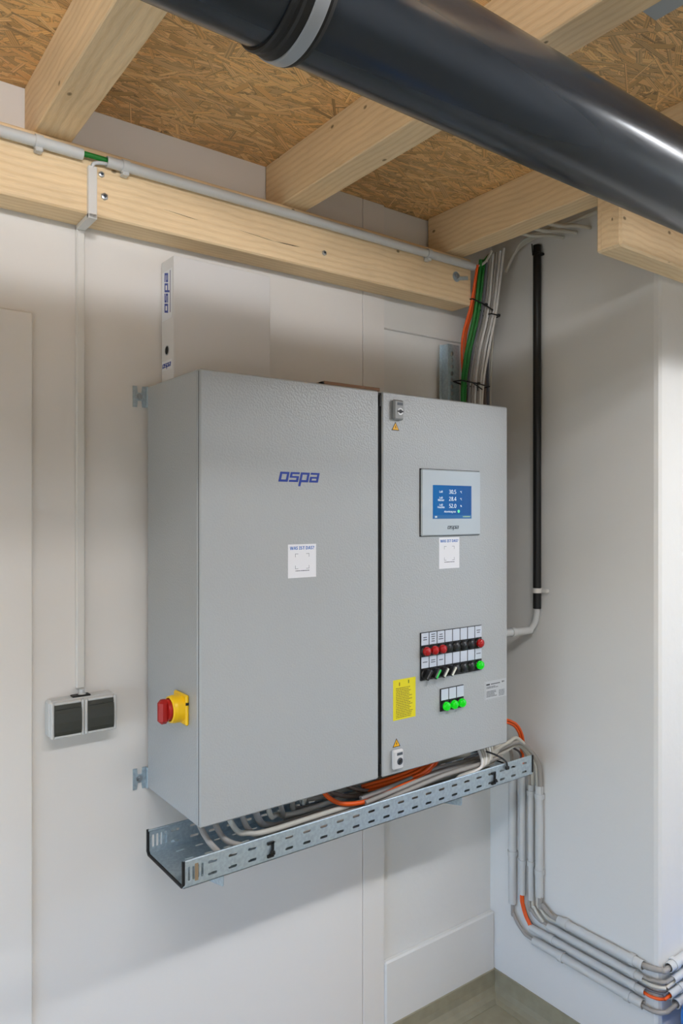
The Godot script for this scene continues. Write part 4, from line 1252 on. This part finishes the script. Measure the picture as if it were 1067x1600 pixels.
func socket_and_trunking() -> void:
	var o := thing("double_socket", Vector3(-0.166, 1.12, 0.0), "white surface-mounted double socket with two dark flap lids, left of the cabinet", "socket")
	var st := mb()
	bx(st, Vector3(-0.242, 1.121, 0.0), Vector3(-0.090, 1.207, 0.040), 0.006)
	part("socket_housing", st, M.light_plastic, o)
	for k in 2:
		var x: float = [-0.2035, -0.1285][k]
		st = mb()
		# lid frame, with the dark flap set into it
		for b in [[-0.037, -0.041, -0.030, 0.041], [0.030, -0.041, 0.037, 0.041], [-0.030, 0.035, 0.030, 0.041], [-0.030, -0.041, 0.030, -0.034]]:
			bx(st, Vector3(x + b[0], 1.164 + b[1], 0.039), Vector3(x + b[2], 1.164 + b[3], 0.052), 0.002)
		var lid := part("lid_frame", st, M.light_plastic, o)
		st = mb()
		prism(st, Transform3D(Basis(Vector3.BACK, Vector3.UP, Vector3.LEFT), Vector3(x + 0.030, 1.164, 0)), PackedVector2Array([Vector2(0.040, -0.0345), Vector2(0.052, -0.0345), Vector2(0.0545, -0.026), Vector2(0.0555, -0.005), Vector2(0.0545, 0.016), Vector2(0.0525, 0.024), Vector2(0.0510, 0.0245), Vector2(0.0510, 0.026), Vector2(0.0525, 0.0265), Vector2(0.050, 0.035), Vector2(0.040, 0.035)]), 0.060)
		part("flap", st, M.flap, lid, "dark translucent-looking flap")
	st = mb()
	lathe(st, Vector3(-0.163, 1.204, 0.020), Vector3.UP, [[0.0, 0.0], [0.009, 0.0], [0.009, 0.007], [0.0065, 0.009], [0.0065, 0.018], [0.0, 0.018]], 16)
	part("cable_entry", st, M.light_plastic, o)
	st = mb()
	bx(st, Vector3(-0.188, 1.2065, 0.012), Vector3(-0.146, 1.2105, 0.034), 0.0015)
	part("entry_seal", st, M.black_rubber, o)
	# mini trunking from the socket up the wall and round the beam
	var t := thing("cable_trunking", Vector3(-0.162, 1.22, 0.0), "narrow white cable trunking running up from the socket and round the beam", "trunking")
	st = mb()
	bx(st, Vector3(-0.1725, 1.222, 0.0), Vector3(-0.1525, 2.312, 0.010), 0.0015)
	part("wall_duct", st, M.white_plastic, t)
	st = mb()
	bx(st, Vector3(-0.1705, 1.223, 0.009), Vector3(-0.1545, 2.302, 0.0118), 0.0008)
	part("duct_cover", st, M.white_plastic, t)
	st = mb()
	bx(st, Vector3(-0.1725, 2.302, 0.002), Vector3(-0.1525, 2.3135, 0.0985), 0.0012)
	part("corner_duct", st, M.white_plastic, t)
	st = mb()
	bx(st, Vector3(-0.1725, 2.303, 0.0865), Vector3(-0.1525, 2.421, 0.0985), 0.0015)
	part("beam_duct", st, M.white_plastic, t)
	st = mb()
	tube(st, curve([Vector3(-0.1625, 2.412, 0.094), Vector3(-0.161, 2.426, 0.096), Vector3(-0.150, 2.431, 0.099), Vector3(-0.128, 2.434, 0.1)], 6), 0.0042, 10)
	part("tail_cable", st, M.light_plastic, t)

func beam_fittings() -> void:
	var y := 2.4385
	var z := 0.1008
	pipe_tube(Vector3(-2.15, y, z), Vector3(-0.186, y, z), 0.0122, M.grey_tube, "grey conduit on the wall beam, left of the green gap", "conduits on the wall beam")
	pipe_tube(Vector3(-0.132, y, z), Vector3(1.074, y, z), 0.0122, M.grey_tube, "grey conduit on the wall beam, right of the green gap", "conduits on the wall beam")
	cable(M.green_cable, [Vector3(-0.40, y + 0.003, z), Vector3(-0.186, y + 0.002, z), Vector3(-0.132, y + 0.003, z), Vector3(0.5, y, z), Vector3(1.07, y, z), Vector3(1.10, y + 0.008, z + 0.004), Vector3(1.14, y + 0.05, z + 0.01)], 0.0058, "green earth cable bared in the gap of the beam conduit")
	cable(M.pale_cable, [Vector3(1.04, y, z + 0.003), Vector3(1.08, y + 0.002, z + 0.004), Vector3(1.115, y + 0.02, z + 0.012), Vector3(1.14, y + 0.06, z + 0.018)], 0.0042, "thin pale cable leaving the right end of the beam conduit")
	for q in [[-0.280, "under the leftmost joist"], [-0.089, "just right of the green gap"], [0.872, "near the right end, under the rightmost joist"]]:
		pipe_clip(Vector3(q[0], y, z), Vector3.RIGHT, Vector3.BACK, 0.0122, "grey clip holding the beam conduit " + q[1], M.grey_tube, "clips on the beam conduit")
		org = Vector3(q[0], y - 0.016, z)
		var st := mb()
		hull(st, Transform3D(Basis(), Vector3(q[0], y - 0.0165, z - 0.001)), Vector3(0.016, 0.010, 0.022), 0.002)
		var clip: Node3D = get_child(get_child_count() - 1)
		org = clip.position
		st = mb()
		hull(st, Transform3D(Basis(), Vector3(q[0], y - 0.0175, z - 0.002)), Vector3(0.016, 0.009, 0.021), 0.002)
		part("clip_lip", st, M.grey_tube, clip)
	for q in [[-0.133, 2.362, 0.0130, "right of the trunking on the beam"], [-0.1400, 2.4110, 0.0110, "tucked under the conduit beside the trunking"], [0.485, 2.363, 0.0115, "in the middle of the beam, right of the crack"]]:
		var o := thing("bolt_head", Vector3(q[0], q[1], 0.086), "galvanised screw head with washer " + q[3], "bolt", "bolts in the wall beam")
		var st := mb()
		lathe(st, Vector3(q[0], q[1], 0.0858), Vector3.BACK, [[q[2], 0.0], [q[2], 0.0016], [q[2] * 0.72, 0.0022]], 24)
		lathe(st, Vector3(q[0], q[1], 0.0858), Vector3.BACK, [[q[2] * 0.66, 0.0018], [q[2] * 0.62, 0.006], [q[2] * 0.3, 0.0072]], 6)
		part("head", st, M.steel, o)
		st = mb()
		lathe(st, Vector3(q[0], q[1], 0.0858), Vector3.BACK, [[q[2] * 0.3, 0.0072], [q[2] * 0.2, 0.0045], [0.0, 0.0045]], 12)
		part("drive_recess", st, M.print_grey, o)
	var o := thing("angle_fixing", Vector3(1.012, 2.397, 0.086), "galvanised washer plate with bent tab near the beam's right end", "fixing")
	var st := mb()
	lathe(st, Vector3(1.008, 2.397, 0.0858), Vector3.BACK, [[0.0165, 0.0], [0.0165, 0.0022], [0.007, 0.0025]], 28)
	part("washer", st, M.galvanised, o)
	st = mb()
	lathe(st, Vector3(1.008, 2.398, 0.088), Vector3.BACK, [[0.0085, 0.0], [0.0085, 0.006], [0.0, 0.007]], 6)
	part("screw_head", st, M.steel, o)
	st = mb()
	hull(st, Transform3D(Basis(Vector3.UP, -0.35) * Basis(Vector3.BACK, 0.12), Vector3(1.034, 2.3955, 0.0935)), Vector3(0.034, 0.012, 0.002), 0.0008)
	part("bent_tab", st, M.galvanised, o)

func binder() -> void:
	var x0 := 0.043
	var x1 := 0.316
	var y0 := 1.9501
	var y1 := 2.268
	var z0 := 0.003
	var z1 := 0.077
	var o := thing("ring_binder", Vector3(0.18, y0, 0.04), "white lever-arch binder standing on the left cabinet against the wall", "binder")
	var bm := mat("binder_white", Color(0.86, 0.855, 0.85), 0.42)
	var st := mb()
	bx(st, Vector3(x0, y0, z0), Vector3(x1, y1, z0 + 0.0025), 0.001)
	part("cover", st, bm, o)
	st = mb()
	bx(st, Vector3(x0, y0, z1 - 0.0025), Vector3(x1, y1, z1), 0.001)
	part("cover", st, bm, o)
	st = mb()
	bx(st, Vector3(x0 - 0.0015, y0, z0), Vector3(x0 + 0.001, y1, z1), 0.001)
	var sp := part("spine", st, bm, o)
	st = mb()
	bx(st, Vector3(x0 + 0.02, y0 + 0.008, z0 + 0.006), Vector3(x1 - 0.015, y1 - 0.01, z1 - 0.012), 0.001)
	part("paper_stack", st, M.sticker_white, o)
	var xs := x0 - 0.0015
	var zc := (z0 + z1) / 2 - 0.004
	st = mb()
	lathe(st, Vector3(xs + 0.0005, 2.041, zc + 0.001), Vector3.LEFT, [[0.0125, 0.0], [0.0125, 0.0015], [0.0105, 0.0018], [0.0100, 0.0]], 32)
	part("finger_ring", st, M.steel, sp)
	st = mb()
	lathe(st, Vector3(xs + 0.0002, 2.041, zc + 0.001), Vector3.LEFT, [[0.0101, 0.0], [0.0101, 0.0006], [0.0, 0.0006]], 32)
	part("finger_hole", st, M.dark_gap, sp)
	st = mb()
	bx(st, Vector3(xs - 0.0004, 2.118, zc - 0.030), Vector3(xs + 0.0002, 2.240, zc + 0.032))
	var lab := part("spine_label", st, M.sticker_white, o)
	st = mb()
	logo(st, Vector3(xs - 0.0004, 2.133, zc + 0.008), Vector3.UP, Vector3.FORWARD, 0.104)
	part("lettering", st, M.logo_blue, lab)
	st = mb()
	bx(st, Vector3(xs - 0.0008, 2.132, zc + 0.020), Vector3(xs - 0.0003, 2.236, zc + 0.0225))
	part("lettering_line", st, mat("line_purple", Color(0.33, 0.27, 0.50), 0.5), lab)
	st = mb()
	bx(st, Vector3(xs - 0.0004, 1.992, zc - 0.030), Vector3(xs + 0.0002, 2.016, zc + 0.032))
	lab = part("spine_label", st, M.sticker_white, o)
	st = mb()
	logo(st, Vector3(xs - 0.0004, 1.999, zc - 0.026), Vector3.BACK, Vector3.UP, 0.052)
	part("lettering", st, M.logo_blue, lab)
	var c := Color(0.25, 0.27, 0.3)
	st = mb()
	sheet(st, Vector3(x1 - 0.058, y0 + 0.012, z1), Vector3(0.052, 0, 0), Vector3(0, 0.026, 0), Vector3.BACK, 0.0004)
	part("cover_label", st, printed("cover_print", print_image(104, 52, Color(0.88, 0.88, 0.88), [[4, 14, 96, 2, c], [4, 14, 2, 34, c], [10, 24, 40, 6, c], [58, 22, 34, 3, c]] + small_print(10, 96, 34, 46, 6, 3, c, 91))), o)

func oddments() -> void:
	# thin board lying on the left cabinet
	var st := begin(Vector3(0.43, 1.95, 0.26))
	bx(st, Vector3(0.335, 1.9502, 0.17), Vector3(0.512, 1.9585, 0.301), 0.001)
	var o: Node3D = one("wooden_board", st, mat("board_brown", Color(0.50, 0.36, 0.25), 0.7), "thin brown board lying on top of the left cabinet near the joint", "board")
	st = mb()
	bx(st, Vector3(0.329, 1.9502, 0.285), Vector3(0.336, 1.9570, 0.301), 0.001)
	part("dark_tip", st, M.dark_gap, o)
	# grey box on the ceiling by the middle joist
	o = thing("junction_box", Vector3(0.49, 2.56, 1.10), "grey plastic box fixed to the ceiling beside the middle joist, top right", "junction box")
	st = mb()
	bx(st, Vector3(0.436, 2.518, 1.045), Vector3(0.530, CE, 1.145), 0.012)
	part("box_body", st, mat("box_grey", Color(0.66, 0.69, 0.71), 0.45), o)
	st = mb()
	bx(st, Vector3(0.440, 2.508, 1.050), Vector3(0.526, 2.519, 1.140), 0.005)
	part("box_lid", st, M.box_grey, o)
	# blue canister in front of the pier, a sliver of it in view
	o = thing("canister", Vector3(1.40, FL, 0.872), "blue plastic canister on the floor in front of the pier, bottom right edge", "canister")
	st = mb()
	lathe(st, Vector3(1.40, FL, 0.872), Vector3.UP, [[0.0, 0.0], [0.20, 0.0], [0.219, 0.02], [0.219, 0.285], [0.20, 0.32], [0.06, 0.34], [0.0, 0.34]], 64)
	part("canister_body", st, mat("canister_blue", Color(0.16, 0.54, 0.92), 0.35), o)
	st = mb()
	lathe(st, Vector3(1.40, FL + 0.335, 0.872), Vector3.UP, [[0.035, 0.0], [0.035, 0.03], [0.0, 0.03]], 24)
	part("canister_cap", st, M.sticker_white, o)
